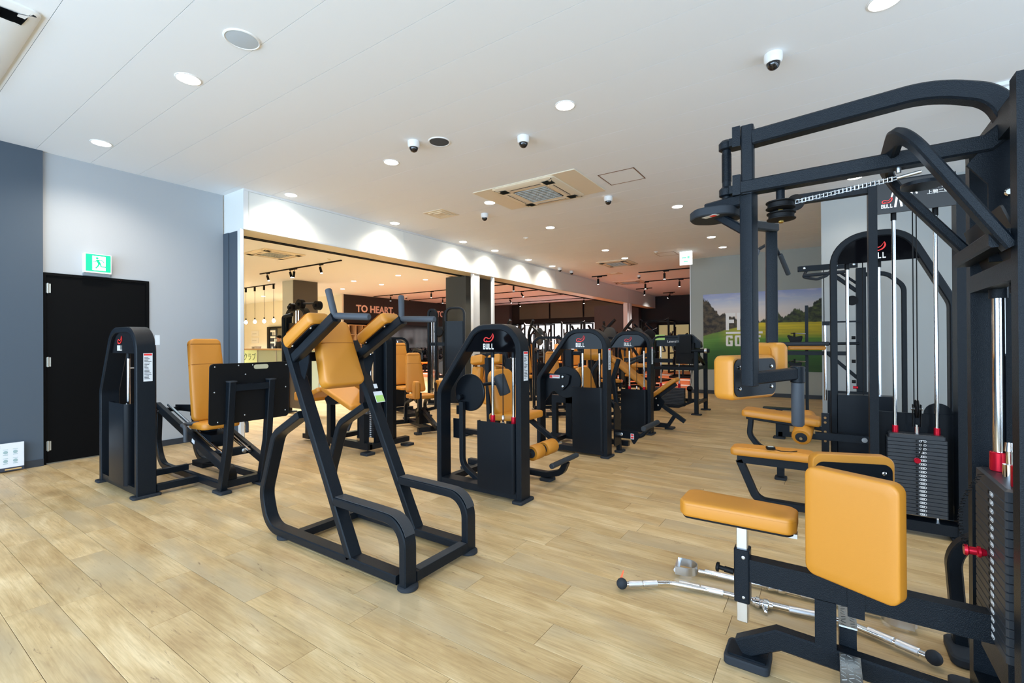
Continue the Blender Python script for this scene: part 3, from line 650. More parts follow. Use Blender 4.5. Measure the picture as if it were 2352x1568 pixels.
# pendant bulbs over reception
pr = thing('pendant_rail', 'black ceiling rail carrying four hanging bare bulbs over reception', 'pendant lamp', (-17, 8.77, H))
obj('rail', MB().bb(-18.2, -15.9, 8.75, 8.79, H-0.03, H), DBLK, pr)
for i, x in enumerate((-17.88, -17.24, -16.60, -15.97)):
    obj('socket', MB().cyl((x, 8.77, H-0.18), (x, 8.77, H-0.03), 0.035, 10), DBLK, pr)
    c_ = obj('cord', MB().cyl((x, 8.77, 2.24), (x, 8.77, H-0.18), 0.005, 6), DBLK, pr)
    obj('lamp_holder', MB().cyl((x, 8.77, 2.18), (x, 8.77, 2.26), 0.022, 8), DBLK, c_)
    b = MB().lathe((x, 8.77, 2.2), (x, 8.77, 1), [(0, 0.02), (0.03, 0.035), (0.07, 0.06), (0.11, 0.055), (0.145, 0.02)], 14); obj('bulb', b, BULB, c_)
# exit signs
def exit_sign():
    t = thing('exit_sign', 'green lit running man exit sign on the wall above the black door', 'exit sign', (XL+0.06, 1.78, 2.25))
    obj('case', MB().bb(XL, XL+0.085, 1.655, 1.895, 2.135, 2.355), PLAS, t)
    M = frame((XL+0.0855, 1.665, 2.15), (0, 1, 0), (0, 0, 1)); f = obj('sign_face', MB().box((0.11, 0.1, 0.001), (0.222, 0.195, 0.003), M), GREEN, t)
    k = 0.222
    obj('doorway', MB().box((0.115, 0.098, 0.0035), (0.118, 0.165, 0.001), M), EWHT, f)
    r = MB(); r.lathe(M @ Vector((0.098, 0.155, 0.004)), M @ Vector((0.098, 0.155, 1)), [(0, 0.0125), (0.0012, 0.0125)], 14)
    for pts, w_ in (([(0.1, 0.135), (0.118, 0.095)], 0.026), ([(0.1, 0.136), (0.082, 0.116), (0.062, 0.118)], 0.009), ([(0.105, 0.136), (0.145, 0.132), (0.16, 0.108)], 0.009), ([(0.118, 0.1), (0.105, 0.065), (0.085, 0.038)], 0.014), ([(0.122, 0.1), (0.135, 0.062), (0.175, 0.06)], 0.014)):
        q = ribbon([Vector(p) for p in pts], [w_]*len(pts), M @ Matrix.Translation((0, 0, 0.004)), 0.0012); r.add(q.v, q.f)
    obj('running_figure', r, GREEN, f, smooth=False)
    obj('bracket', MB().bb(XL, XL+0.03, 1.655, 1.895, 2.104, 2.135), mat('grey_plastic', srgb(140, 150, 158), 0.5), t)
exit_sign()
es = thing('ceiling_exit_sign', 'small white and green lit exit sign hanging from the ceiling before the mural wall', 'exit sign', (-2.72, 11.3, H))
obj('case', MB().bb(-2.86, -2.58, 11.28, 11.31, 3.10, H), EWHT, es)
g2 = MB().box((-2.76, 11.277, 3.27), (0.10, 0.002, 0.035)).box((-2.66, 11.277, 3.27), (0.05, 0.002, 0.06)).box((-2.72, 11.277, 3.18), (0.10, 0.002, 0.03)); obj('symbols', g2, mat('pale_exit_green', srgb(150, 222, 190), 0.4, emit=0.8, ecol=srgb(120, 220, 180)), es)
# poster leaning on the slate wall
po = thing('notice_board', 'white training notice board standing on the floor against the slate wall', 'poster', (XL+0.09, 1.0, 0))
obj('board', MB().bb(XL+0.08, XL+0.092, 0.72, 1.168, 0.012, 0.297), mat('white_board', srgb(228, 232, 238), 0.4), po)
obj('footer_band', MB().bb(XL+0.092, XL+0.0935, 0.72, 1.168, 0.012, 0.048), mat('navy_print', srgb(48, 54, 68), 0.5), po)
pt = MB()
for i, (yy, zz) in enumerate(((1.035, 0.205), (1.105, 0.205), (1.035, 0.115), (1.105, 0.115))):
    M = frame((XL+0.0925, yy, zz), (0, 1, 0), (0, 0, 1)); pt.lathe(M @ Vector((0, 0, 0)), M @ Vector((0, 0, 1)), [(0, 0.017), (0.001, 0.017)], 20); pt.box((0, 0.028, 0), (0.036, 0.004, 0.001), M); pt.box((0, -0.026, 0), (0.034, 0.006, 0.001), M)
obj('pictograms', pt, mat('teal_print', srgb(160, 184, 186), 0.5), po, smooth=False)
tt = text_mb('S', 0.03, frame((XL+0.0935, 0.985, 0.255), (0, 1, 0), (0, 0, 1)), 0.0005); obj('heading', tt, mat('plum_print', srgb(92, 84, 128), 0.5), po, smooth=False)
obj('footer_text', MB().bb(XL+0.0935, XL+0.0945, 1.03, 1.15, 0.022, 0.034), mat('gold_print', srgb(214, 176, 112), 0.5), po)
# ================================================================ GYM MACHINES
def rub_foot(parent, x, y, sx=0.10, sy=0.17, h=0.022, M=None):
    return obj('foot_pad', MB().plate(frame((x, y, 0), (1, 0, 0), (0, 1, 0)) if M is None else M, rrect(sx, sy, 0.018, 4), h, 0.003), RUB, parent)
def stack(t, x0, x1, yf, yb, z0, n, top=True, face='-y', ph=0.0245, nums=True, name='weight_plate'):
    """n separate steel plates with hole and number oval"""
    mesh0 = None
    for i in range(n):
        z = z0+i*ph; mb = MB().layers(Matrix.Translation(((x0+x1)/2, (yf+yb)/2, z+0.001)), [(0, rrect(x1-x0, yb-yf, 0.006, 1)), (ph-0.005, rrect(x1-x0, yb-yf, 0.006, 1)), (ph-0.0025, rrect(x1-x0-0.005, yb-yf-0.005, 0.006, 1))])
        o = obj(name, mb, PLT, t)
        if nums:
            if face == '-y':
                M = frame(((x0+x1)/2+(x1-x0)*0.10, yf-0.0005, z+ph/2), (1, 0, 0), (0, 0, 1)); Mh = frame(((x0+x1)/2, yf-0.0006, z+ph/2), (1, 0, 0), (0, 0, 1)); s = 1.0
            else:
                M = frame((x0-0.0005, (yf+yb)/2-(yb-yf)*0.10, z+ph/2), (0, -1, 0), (0, 0, 1)); Mh = frame((x0-0.0006, (yf+yb)/2, z+ph/2), (0, -1, 0), (0, 0, 1)); s = 1.0
            lo = rrect(0.036, 0.014, 0.0068, 4); li = inset(lo, 0.0022); m = len(lo)
            q = MB().add([M @ Vector((p[0], p[1], zz)) for zz in (0, 0.0008) for L_ in (lo, li) for p in L_], [f for j in range(m) for f in ((2*m+j, 2*m+(j+1) % m, 3*m+(j+1) % m, 3*m+j), (j, (j+1) % m, 2*m+(j+1) % m, 2*m+j))])
            q.box((-0.006, 0, 0.0004), (0.005, 0.007, 0.0008), M).box((0.004, 0, 0.0004), (0.007, 0.006, 0.0008), M)
            obj('number_oval', q, WHP, o, smooth=False)
            obj('pin_hole', MB().lathe(Mh @ Vector((0, 0, 0)), Mh @ Vector((0, 0, 1)), [(0, 0.006), (0.0008, 0.006)], 10), DBLK, o)
    return z0+n*ph
def sidesticker(t, x, y0, y1, z0, z1):
    s = obj('instruction_sticker', MB().bb(x, x+0.001, y0, y1, z0, z1), STK, t, label='white instruction sticker with red header'); r = MB().bb(x+0.001, x+0.0015, y0+0.004, y1-0.004, z1-0.02, z1-0.004)
    obj('red_header', r, REDP, s); l = MB(); n = 16
    for i in range(n):
        z = z1-0.034-i*(z1-z0-0.045)/n; k = 0.3+0.7*random.random(); l.bb(x+0.001, x+0.0014, y0+0.006, y0+0.006+(y1-y0-0.012)*k, z-0.004, z+0.001)
    obj('print_lines', l, mat('dark_print', (0.03, 0.03, 0.035, 1), 0.6), s, smooth=False)
def tower(t, x1, y0, w=0.92, h=1.46, d=0.145, sh=(-0.43, -0.05, 0.645), rods=(-0.33, -0.115), logo_x=-0.33, panel_z=1.225, slant=(0.46, 0.87), closed_side=False, stack_top=0.64):
    """arched weight stack tower facing -Y; x1 = right outer side, y0 = front"""
    T = 0.052; c = T/2; X = lambda a: x1+a; yc = y0+d/2
    ax, az = -w, slant[1]*h/1.46
    pts = [(X(-c), yc, 0.02), (X(-c), yc, h-c, 0.20), (X(-slant[0]), yc, h-c, 0.20), (X(ax+c), yc, az, 0.16), (X(ax+c), yc, 0.02)]
    obj('arch_frame', MB().tube(pts, d, T, (0, 1, 0), 0.008, 9), BLK, t)
    obj('base_beam', MB().bb(X(ax+T), X(-T), y0+0.01, y0+d-0.01, 0.025, 0.085), BLK, t)
    rub_foot(t, X(-c), yc-0.0, 0.10, d+0.06); rub_foot(t, X(ax+c), yc, 0.10, d+0.06)
    # glossy header inside the arch
    lp = rpoly([(-T, panel_z), (-T, h-T), (-slant[0]-0.02, h-T), (ax+c+(-slant[0]-ax-c)*(panel_z-az)/(h-c-az)+0.03, panel_z)], [0.001, 0.16, 0.16, 0.001], 7)
    hp = obj('header_panel', MB().plate(frame((x1, y0+0.02, 0), (1, 0, 0), (0, 0, 1)), [(p[0], p[1]) for p in lp], -0.012), GLS, t)
    M = frame((X(logo_x), y0+0.018, panel_z+0.022), (1, 0, 0), (0, 0, 1)); logo(hp, M, 0.048)
    # guide rods, cable, collars
    zt = stack_top
    if len(rods) == 1: rods = (rods[0]-0.09, rods[0]); drawn = rods[1:]
    else: drawn = rods
    for r in drawn:
        obj('guide_rod', MB().cyl((X(r), yc, 0.09), (X(r), yc, panel_z+0.06), 0.0125, 14), CHR, t)
        obj('rod_collar', MB().cyl((X(r), yc, zt), (X(r), yc, zt+0.065), 0.021, 14, 0.003), RED, t, label='red anodised collar')
        obj('rod_bush', MB().cyl((X(r), yc, panel_z-0.05), (X(r), yc, panel_z+0.02), 0.017, 12), BLK, t)
    mid = (rods[0]+rods[1])/2
    obj('cable', MB().cyl((X(mid), yc, zt+0.06), (X(mid), yc, panel_z+0.03), 0.004, 8), DBLK, t)
    obj('cable_end', MB().lathe((X(mid), yc, zt-0.01), (X(mid), yc, 5), [(0, 0.014), (0.02, 0.014), (0.022, 0.009), (0.045, 0.009), (0.047, 0.013), (0.07, 0.012), (0.08, 0.006)], 12), CHR, t)
    # weight plates behind the shroud
    n = int((zt-0.10)/0.0275)
    for i in range(n):
        z = 0.10+i*0.0275
        if n-i > 3: continue
        obj('weight_plate', MB().bb(X(rods[0]-0.07), X(rods[1]+0.07), yc-0.045, yc+0.045, z, z+0.025), PLT, t)
    obj('weight_stack', MB().bb(X(rods[0]-0.07), X(rods[1]+0.07), yc-0.045, yc+0.045, 0.10, 0.10+(n-3)*0.0275-0.002), PLT, t)
    # curved shroud
    a, b, zt2 = sh; P = [(X(a), y0+0.03), (X(a), y0-0.012), (X(b)-0.045, y0-0.012)]+[(X(b)-0.045+0.04*math.sin(q), y0+0.028-0.04*math.cos(q)) for q in (0.35, 0.7, 1.05, 1.4)]+[(X(b)-0.004, y0+d-0.03)]
    Q = [(p[0], p[1]) for p in P]; th = 0.004; ib = [(p[0]+(th if i < 2 else -th*0.7*(i > 2)), p[1]+th*(i > 0)) for i, p in enumerate(Q)]
    mb = MB(); nP = len(Q); vs = [(p[0], p[1], z) for z in (0.07, zt2) for L_ in (Q, ib) for p in L_]; fs = []
    for i in range(nP-1): fs += [(i, i+1, 2*nP+i+1, 2*nP+i), (nP+i, 3*nP+i, 3*nP+i+1, nP+i+1), (2*nP+i, 2*nP+i+1, 3*nP+i+1, 3*nP+i), (i, nP+i, nP+i+1, i+1)]
    fs += [(0, 2*nP, 3*nP, nP), (nP-1, 2*nP-1, 4*nP-1, 3*nP-1)]
    obj('shroud', mb.add(vs, fs), BLKS, t)
    sidesticker(t, x1, y0+0.05, y0+0.115, h-0.47*h/1.46, h-0.23)
def pad(t, name, o, x, y, w, h, th, r=0.03, m=None, e=0.02, seam=None, taper=0.0):
    """upholstered pad: centre of the back face o, width axis x, length axis y, cushion grows along x cross y"""
    lp = rpoly([(-w/2, -h/2), (w/2, -h/2), (w/2-taper, h/2), (-w/2+taper, h/2)], r, 5)
    p = obj(name, MB().cushion(frame(o, x, y), lp, th, min(e, th*0.45)), m or LEA, t)
    if seam is not None:
        for s in seam:
            yy = -h/2+h*s; ww = w-2*taper*s+0.004; M = frame(o, x, y)
            obj('seam', MB().pipe([tuple(M @ Vector((-ww/2, yy, th*0.3))), tuple(M @ Vector((-ww/2+0.012, yy, th+0.0015)))+(0.01,), tuple(M @ Vector((-ww*0.25, yy, th+0.004))), tuple(M @ Vector((ww*0.25, yy, th+0.004))), tuple(M @ Vector((ww/2-0.012, yy, th+0.0015)))+(0.01,), tuple(M @ Vector((ww/2, yy, th*0.3)))], 0.0035, 6), SEAM, p)
    return p
def roller(t, p0, p1, r=0.065, name='roller_pad', m=None, label=None):
    L = (Vector(p1)-Vector(p0)).length
    o = obj(name, MB().lathe(p0, p1, [(0, r*0.62), (0.001, r*0.9), (0.012, r), (L-0.012, r), (L-0.001, r*0.9), (L, r*0.62)], 26), m or LEA, t, label)
    ax = (Vector(p1)-Vector(p0)).normalized()
    for q, s in ((Vector(p0), -1), (Vector(p1), 1)):
        k = obj('end_cap', MB().lathe(tuple(q-ax*s*0.004), tuple(q+ax*s), [(0, r*0.62), (0.007, r*0.6), (0.009, r*0.25)], 20), RUB, o)
    return o
# ---------------------------------------------------------------- 1 leg press with its tower (left)
t = thing('leg_press', 'black leg press machine with mustard backrest and big black foot plate beside the black door', 'leg press', (-4.9, 1.9, 0))
tower(t, -4.81, 1.465, w=0.95, sh=(-0.63, -0.235, 0.785), rods=(-0.42,), logo_x=-0.45, panel_z=1.228, slant=(0.62, 0.86), stack_top=0.70)
obj('paper_tag', MB().bb(-4.812, -4.806, 1.60, 1.632, 1.30, 1.385), STK, t)
for y in (1.95, 2.29):
    obj('side_frame', MB().tube([(-5.76, y, 0.655), (-5.80, y, 0.30, 0.12), (-5.70, y, 0.062, 0.22), (-4.42, y, 0.062)], 0.05, 0.062, (0, 1, 0)), BLK, t)
    obj('slide_beam', MB().tube([(-5.80, y, 0.665), (-4.37, y, 0.235)], 0.05, 0.075, (0, 1, 0)), BLK, t)
    obj('upright', MB().tube([(-4.40, y, 0.03), (-4.29, y, 0.42, 0.25), (-4.225, y, 0.98)], 0.058, 0.07, (0, 1, 0)), BLK, t)
    obj('end_cap', MB().plate(frame((-4.222, y, 0.975), (1, 0, 0), (0, 1, 0)), rrect(0.085, 0.066, 0.012, 3), 0.014, 0.004), RUB, t)
    rub_foot(t, -4.40, y, 0.17, 0.10); rub_foot(t, -5.60, y, 0.12, 0.09)
    yy = y+(0.06 if y < 2.1 else -0.06)
    obj('slide_rod', MB().cyl((-5.70, yy, 0.675), (-4.48, yy, 0.305), 0.014, 12), CHR, t)
obj('cross_beam', MB().bb(-4.45, -4.385, 1.97, 2.27, 0.035, 0.095), BLK, t); obj('cross_beam', MB().bb(-5.77, -5.71, 1.97, 2.27, 0.60, 0.64), BLK, t)
obj('cross_beam', MB().bb(-4.26, -4.20, 1.97, 2.27, 0.90, 0.955), BLK, t); obj('cross_beam', MB().bb(-4.60, -4.55, 1.97, 2.27, 0.27, 0.34), BLK, t)
obj('adjuster_plate', MB().plate(frame((-5.30, 2.12, 0.64), (1, 0, 0), (0, 0, 1)), [(-0.5, 0.02), (0.1, 0.06), (0.1, 0.0), (-0.02, -0.02), (-0.02, -0.07), (-0.14, -0.07), (-0.14, -0.03), (-0.5, -0.04)], 0.012), BLKS, t)
obj('link_beam', MB().bb(-4.86, -4.80, 1.61, 1.93, 0.035, 0.09), BLK, t); obj('link_beam', MB().bb(-5.06, -5.01, 1.61, 1.93, 0.12, 0.17), BLK, t); obj('link_beam', MB().bb(-5.75, -5.70, 1.60, 1.93, 0.60, 0.64), BLK, t)
b = MB()
for p in ((-4.83, 1.925, 0.062), (-5.72, 1.922, 0.62)): bolt(b, p, (0.3, -1, 0.1), 0.02, 0.02)
bolt(b, (-4.548, 2.03, 0.305), (1, 0, 0), 0.024, 0.014); bolt(b, (-4.548, 2.21, 0.305), (1, 0, 0), 0.024, 0.014); obj('bolts', b, STL, t)
fp_ = obj('foot_plate', MB().plate(frame((-4.262, 2.14, 0.877), (0, 1, 0), (0.045, 0, 1)), rrect(0.69, 0.52, 0.03, 5), -0.014, 0.002), DBLK, t)
b = MB()
for yy, zz in ((-0.31, 0.235), (-0.12, 0.24), (0.0, 0.24), (0.31, 0.23), (-0.31, 0.02), (0.31, 0.02), (-0.06, 0.16), (-0.06, 0.03), (-0.28, -0.235), (-0.06, -0.20), (0.31, -0.2)):
    bolt(b, (-4.258+zz*0.045, 2.14+yy, 0.877+zz), (1, 0, 0), 0.006, 0.004)
obj('screws', b, STL, fp_)
obj('hand_slot', MB().plate(frame((-4.2475, 2.215, 1.10), (0, 1, 0), (0.045, 0, 1)), rrect(0.13, 0.04, 0.019, 5), 0.003), mat('slot_rim', srgb(196, 190, 160), 0.6), fp_)
br = obj('backrest_bracket', MB().bb(-5.24, -5.20, 2.04, 2.16, 0.55, 1.05).bb(-5.2, -4.95, 2.05, 2.15, 0.44, 0.49), BLK, t)
pad(t, 'backrest', (-5.09, 2.11, 0.955), (0, 1, 0), (-0.19, 0, 1), 0.32, 0.80, 0.075, 0.05, seam=(0.68, 0.93), taper=0.02)
pad(t, 'seat', (-4.88, 2.10, 0.51), (0, -1, 0), (1, 0, 0.03), 0.34, 0.34, 0.06, 0.06)
obj('carriage', MB().bb(-5.22, -4.72, 2.0, 2.20, 0.40, 0.46).bb(-5.0, -4.75, 2.03, 2.17, 0.34, 0.40), BLKS, t)
for s in (-1, 1):
    obj('grip_handle', MB().pipe([(-4.92, 2.10+s*0.12, 0.56), (-5.0, 2.10+s*0.24, 0.555, 0.04), (-4.82, 2.10+s*0.27, 0.55, 0.05), (-4.82, 2.10+s*0.27, 0.42)], 0.017, 12), GRP, t)
obj('pulley_housing', MB().cyl((-4.47, 2.02, 0.15), (-4.47, 2.07, 0.15), 0.065, 20).bb(-4.53, -4.41, 2.01, 2.08, 0.06, 0.15), DBLK, t)
obj('cam_housing', MB().bb(-5.12, -4.90, 2.0, 2.10, 0.13, 0.18), DBLK, t); obj('cable', MB().pipe([(-5.1, 1.62, 0.16), (-5.0, 1.98, 0.17), (-4.50, 2.04, 0.22), (-4.62, 2.1, 0.33)], 0.005, 6), DBLK, t)
obj('warning_sticker', MB().plate(frame((-4.90, 1.9235, 0.40), (1, 0, -0.3), (0.3, 0, 1)), rrect(0.06, 0.035, 0.003, 1), 0.001), STK, t)
# ---------------------------------------------------------------- 2 vertical knee raise stand (foreground centre)
t = thing('knee_raise_station', 'black knee raise and dip stand with two mustard arm pads in the foreground centre', 'knee raise stand', (-2.5, 1.98, 0))
for y, s in ((1.735, 1), (2.24, -1)):
    obj('upright', MB().tube([(-2.30, y, 0.055), (-2.975, y, 1.315)], 0.085, 0.048, (0, 1, 0)), BLK, t)
    obj('upright_cap', MB().plate(frame((-2.975, y, 1.312), (0, 1, 0), (0.883, 0, 0.47)), rrect(0.083, 0.05, 0.01, 3), 0.012, 0.004), RUB, t)
    obj('side_loop', MB().tube([(-2.80, y, 0.848), (-3.10, y, 0.69, 0.14), (-3.262, y, 0.27, 0.18), (-3.19, y, 0.043, 0.17), (-1.90, y, 0.043)], 0.085, 0.05, (0, 1, 0), n=8), BLK, t)
    obj('step_arch', MB().tube([(-2.44, y, 0.360), (-2.12, y, 0.357, 0.1), (-1.852, y, 0.352, 0.20), (-1.852, y, 0.018)], 0.085, 0.05, (0, 1, 0), n=9), BLK, t)
    gp = fillet([(-2.43, y, 0.389), (-2.12, y, 0.386, 0.1), (-1.8245, y, 0.3795, 0.228), (-1.8245, y, 0.02)], 9)
    obj('grip_tape', MB().sweep([p for p in gp if p.z > 0.265], [(-0.034, -0.002), (0.034, -0.002), (0.034, 0.002), (-0.034, 0.002)], (0, 1, 0)), GRIT, t)
    for fx in (-1.852, -3.02):
        obj('foot_pad', MB().lathe((fx, y, 0), (fx, y, 1), [(0, 0.052), (0.004, 0.056), (0.018, 0.055), (0.022, 0.045), (0.026, 0.02)], 26), RUB, t)
    # arm beam, pad, handles
    ya = y-s*0.0; k_ = 0.035 if s > 0 else 0.0
    obj('arm_beam', MB().tube([(-2.90, ya, 1.205), (-2.43-k_, ya, 1.462)], 0.06, 0.062, (0, 1, 0)), BLK, t)
    obj('gusset', MB().plate(frame((-2.86, ya-0.004, 1.20), (1, 0, 0), (0, 0, 1)), [(0.02, -0.015), (0.13, 0.03), (0.13, -0.02), (0.085, -0.13), (0.05, -0.10)], 0.008), BLKS, t)
    n_ = Vector((-0.48, 0, 0.877)); c_ = Vector((-2.70-k_+(0.05 if s < 0 else 0), ya-0.01, 1.345+(0.02 if s < 0 else 0)))
    obj('pad_plate', MB().plate(frame(tuple(c_), (0.877, 0, 0.48), (0, 1, 0)), rrect(0.30, 0.10, 0.03, 4), 0.008), BLKS, t)
    pad(t, 'arm_pad', tuple(c_+n_*0.008), (0.877, 0, 0.48), (0, 1, 0), 0.34, 0.155, 0.082, 0.03, e=0.03)
    b = MB(); bolt(b, tuple(c_-Vector((0.1, 0.045, 0.055))), (0.4, -1, -0.6), 0.008); bolt(b, tuple(c_+Vector((0.1, -0.045, 0.055))), (0.4, -1, -0.6), 0.008); obj('bolts', b, CHR, t)
    for p1 in ((-2.465-k_*1.3, ya-s*0.02, 1.635), (-2.10-k_*2.6, ya+s*0.03, 1.455)):
        p0 = (-2.44-k_, ya, 1.47); L = (Vector(p1)-Vector(p0)).length
        obj('handle', MB().lathe(p0, p1, [(0, 0.016), (0.012, 0.02), (L-0.008, 0.0205), (L, 0.015)], 18), GRP, t)
obj('rear_cross_beam', MB().bb(-2.93, -2.87, 1.77, 2.20, 0.02, 0.068), BLK, t)
obj('front_step_beam', MB().bb(-1.885, -1.825, 1.778, 2.198, 0.025, 0.078), BLK, t)
obj('grip_tape', MB().bb(-1.882, -1.828, 1.80, 2.19, 0.078, 0.081), GRIT, t)
obj('cross_beam', MB().bb(-2.93, -2.88, 1.775, 2.20, 1.185, 1.245), BLK, t)
pad(t, 'backrest', (-2.81, 1.955, 1.215), (0, 1, 0), (-0.36, 0, 1), 0.31, 0.46, 0.09, 0.045, seam=(0.64,), taper=0.035)
obj('backrest_mount', MB().bb(-2.89, -2.80, 1.95, 2.02, 1.19, 1.24), BLKS, t)
M = frame((-2.625, 2.1985, 0.905), (0.47, 0, -0.883), (0, 1, 0)); M = frame((-2.70, 2.24, 0.905), (0, 1, 0), (-0.472, 0, 0.882))
st = obj('instruction_sticker', MB().box((0, 0, 0.027), (0.075, 0.085, 0.002), M), STK, t, label='white and green instruction sticker'); obj('green_half', MB().box((0, -0.014, 0.0285), (0.07, 0.05, 0.001), M), GRNS, st)
obj('small_tag', MB().box((0, 0.085, 0.027), (0.03, 0.035, 0.002), M), STK, t)
# ---------------------------------------------------------------- 3-5 towers A, B, C
def leg_machine(name, label, y0, sh, stk, kind):
    t = thing(name, label, 'leg machine', (-2.5, y0+0.4, 0)); x1 = -2.045
    tower(t, x1, y0, sh=sh, stack_top=stk)
    xm = x1-0.4
    obj('link_beam', MB().bb(-2.46, -2.40, y0+0.13, y0+0.72, 0.03, 0.085), BLK, t); obj('link_beam', MB().bb(-2.93, -2.87, y0+0.13, y0+0.72, 0.03, 0.085), BLK, t)
    if kind == 'A':
        yc = y0+0.70
        obj('base_rail', MB().tube([(-3.15, yc, 0.055), (-2.20, yc, 0.055, 0.1), (-2.04, yc, 0.10, 0.12), (-2.0, yc, 0.20)], 0.06, 0.055, (0, 1, 0)), BLK, t)
        rub_foot(t, -2.20, yc, 0.12, 0.12, 0.026); rub_foot(t, -3.10, yc, 0.12, 0.3, 0.026)
        obj('foot_bar', MB().cyl((-1.99, yc-0.30, 0.225), (-1.99, yc+0.20, 0.225), 0.024, 16, 0.006), DGRP, t)
        obj('cam_disc', MB().lathe((-2.74, y0+0.20, 0.845), (-2.74, y0+0.3, 0.845), [(0, 0.165), (0.004, 0.172), (0.02, 0.172), (0.024, 0.165)], 36).cyl((-2.83, y0+0.15, 0.80), (-2.83, y0+0.22, 0.80), 0.026, 16), BLKS, t)
        obj('swing_arm', MB().tube([(-2.79, y0+0.16, 0.76), (-2.79, y0+0.16, 0.18, 0.13), (-2.58, y0+0.16, 0.062)], 0.05, 0.045, (0, 1, 0)), BLK, t)
        obj('side_plate', MB().bb(-2.90, -2.80, y0+0.16, y0+0.17, 0.42, 0.60), BLKS, t)
        obj('counterweight', MB().bb(-2.87, -2.80, y0+0.17, y0+0.22, 0.64, 0.72), BLKS, t)
        obj('seat_post', MB().bb(-2.62, -2.56, yc-0.03, yc+0.03, 0.08, 0.56), BLK, t)
        pad(t, 'seat', (-2.55, yc, 0.555), (0, -1, 0), (1, 0, 0.05), 0.40, 0.42, 0.065, 0.05)
        pad(t, 'backrest', (-2.74, yc, 0.80), (0, 1, 0), (-0.22, 0, 1), 0.42, 0.46, 0.075, 0.10, taper=0.03)
        obj('back_post', MB().tube([(-2.86, yc, 0.08), (-2.90, yc, 1.15)], 0.06, 0.05, (0, 1, 0)), BLK, t)
        for a, b_ in ((yc-0.42, yc-0.27), (yc-0.22, yc-0.03)): roller(t, (-2.12, a, 0.345), (-2.12, b_, 0.345), 0.066)
        obj('roller_shaft', MB().cyl((-2.12, yc-0.44, 0.345), (-2.12, yc+0.12, 0.345), 0.014, 10), CHR, t)
        obj('roller_arm', MB().tube([(-2.12, yc+0.06, 0.345), (-2.45, yc+0.06, 0.56)], 0.04, 0.05, (0, 1, 0)), BLK, t)
        roller(t, (-2.55, yc-0.30, 1.00), (-2.50, yc-0.26, 0.82), 0.055, 'knee_roller', DGRP)
        obj('knee_roller_arm', MB().pipe([(-2.74, y0+0.22, 0.9), (-2.62, yc-0.30, 0.92, 0.03), (-2.53, yc-0.28, 0.91)], 0.016, 8), BLK, t)
    if kind == 'B':
        yc = y0+0.62
        obj('base_rail', MB().bb(-3.10, -2.02, yc-0.03, yc+0.03, 0.03, 0.09), BLK, t); rub_foot(t, -3.06, yc, 0.13, 0.10, 0.022); rub_foot(t, -2.05, y0+0.40, 0.09, 0.15, 0.022)
        obj('column', MB().bb(-2.87, -2.78, yc-0.03, yc+0.03, 0.09, 1.20), BLK, t); obj('short_column', MB().bb(-3.08, -3.01, yc-0.03, yc+0.03, 0.09, 0.60), BLK, t); obj('column_tie', MB().bb(-3.01, -2.78, yc-0.03, yc+0.03, 0.50, 0.60), BLK, t)
        obj('column', MB().tube([(-2.06, y0+0.40, 0.02), (-2.08, y0+0.40, 0.50, 0.1), (-2.30, y0+0.40, 0.72)], 0.06, 0.05, (0, 1, 0)), BLK, t)
        obj('cam_disc', MB().lathe((-2.64, y0+0.16, 0.82), (-2.64, y0+0.3, 0.82), [(0, 0.19), (0.004, 0.195), (0.03, 0.195), (0.034, 0.19)], 36), BLKS, t)
        p = obj('cam_cover', MB().plate(frame((-2.93, y0+0.125, 0.70), (1, 0, 0), (0, 0, 1)), [(0.02, -0.12), (0.12, 0.0), (0.26, 0.02), (0.34, 0.10), (0.36, 0.20), (0.30, 0.22), (0.02, 0.22)], -0.01), BLKS, t)
        obj('warning_sticker', MB().bb(-2.84, -2.70, y0+0.112, y0+0.115, 0.865, 0.905), STK, p, label='red and white warning sticker'); obj('sticker_mark', MB().bb(-2.838, -2.80, y0+0.110, y0+0.112, 0.87, 0.90).bb(-2.79, -2.71, y0+0.110, y0+0.112, 0.886, 0.898), REDP, p)
        b = MB(); bolt(b, (-2.66, y0+0.11, 0.885), (0, -1, 0), 0.016); bolt(b, (-2.66, y0+0.11, 0.77), (0, -1, 0), 0.016); obj('bolts', b, STL, p)
        roller(t, (-2.62, yc-0.02, 1.155), (-2.33, yc+0.02, 1.165), 0.085)
        obj('roller_arm', MB().tube([(-2.80, yc+0.02, 1.16), (-2.60, yc, 1.16)], 0.05, 0.06, (0, 0, 1)), BLK, t)
        obj('rear_arm', MB().tube([(-2.28, yc+0.3, 0.40), (-2.34, yc+0.3, 0.82, 0.1), (-2.26, yc+0.3, 1.08)], 0.05, 0.05, (0, 1, 0)), BLK, t)
        obj('handle_arm', MB().pipe([(-2.02, y0+0.42, 0.20), (-1.80, y0+0.42, 0.20, 0.12), (-1.68, y0+0.42, 0.335)], 0.026, 12), BLK, t)
        obj('foot_bar', MB().cyl((-1.68, y0+0.14, 0.345), (-1.68, y0+0.66, 0.345), 0.03, 16, 0.006), DGRP, t)
        q = obj('range_dial', MB().plate(frame((-1.97, y0+0.375, 0.21), (1, 0, 0), (0, 0, 1)), rpoly([(-0.09, -0.04), (0.06, -0.04), (0.10, -0.11), (0.16, -0.02), (0.15, 0.05), (-0.09, 0.05)], 0.015, 3), -0.01), BLKS, t)
        b = MB(); bolt(b, (-2.02, y0+0.365, 0.215), (0, -1, 0), 0.022, 0.01); obj('pivot', b, STL, q); obj('dial_sticker', MB().bb(-1.905, -1.865, y0+0.362, y0+0.364, 0.17, 0.235), STK, q); obj('dial_mark', MB().bb(-1.90, -1.87, y0+0.360, y0+0.362, 0.18, 0.20).bb(-1.90, -1.87, y0+0.360, y0+0.362, 0.21, 0.23), REDP, q)
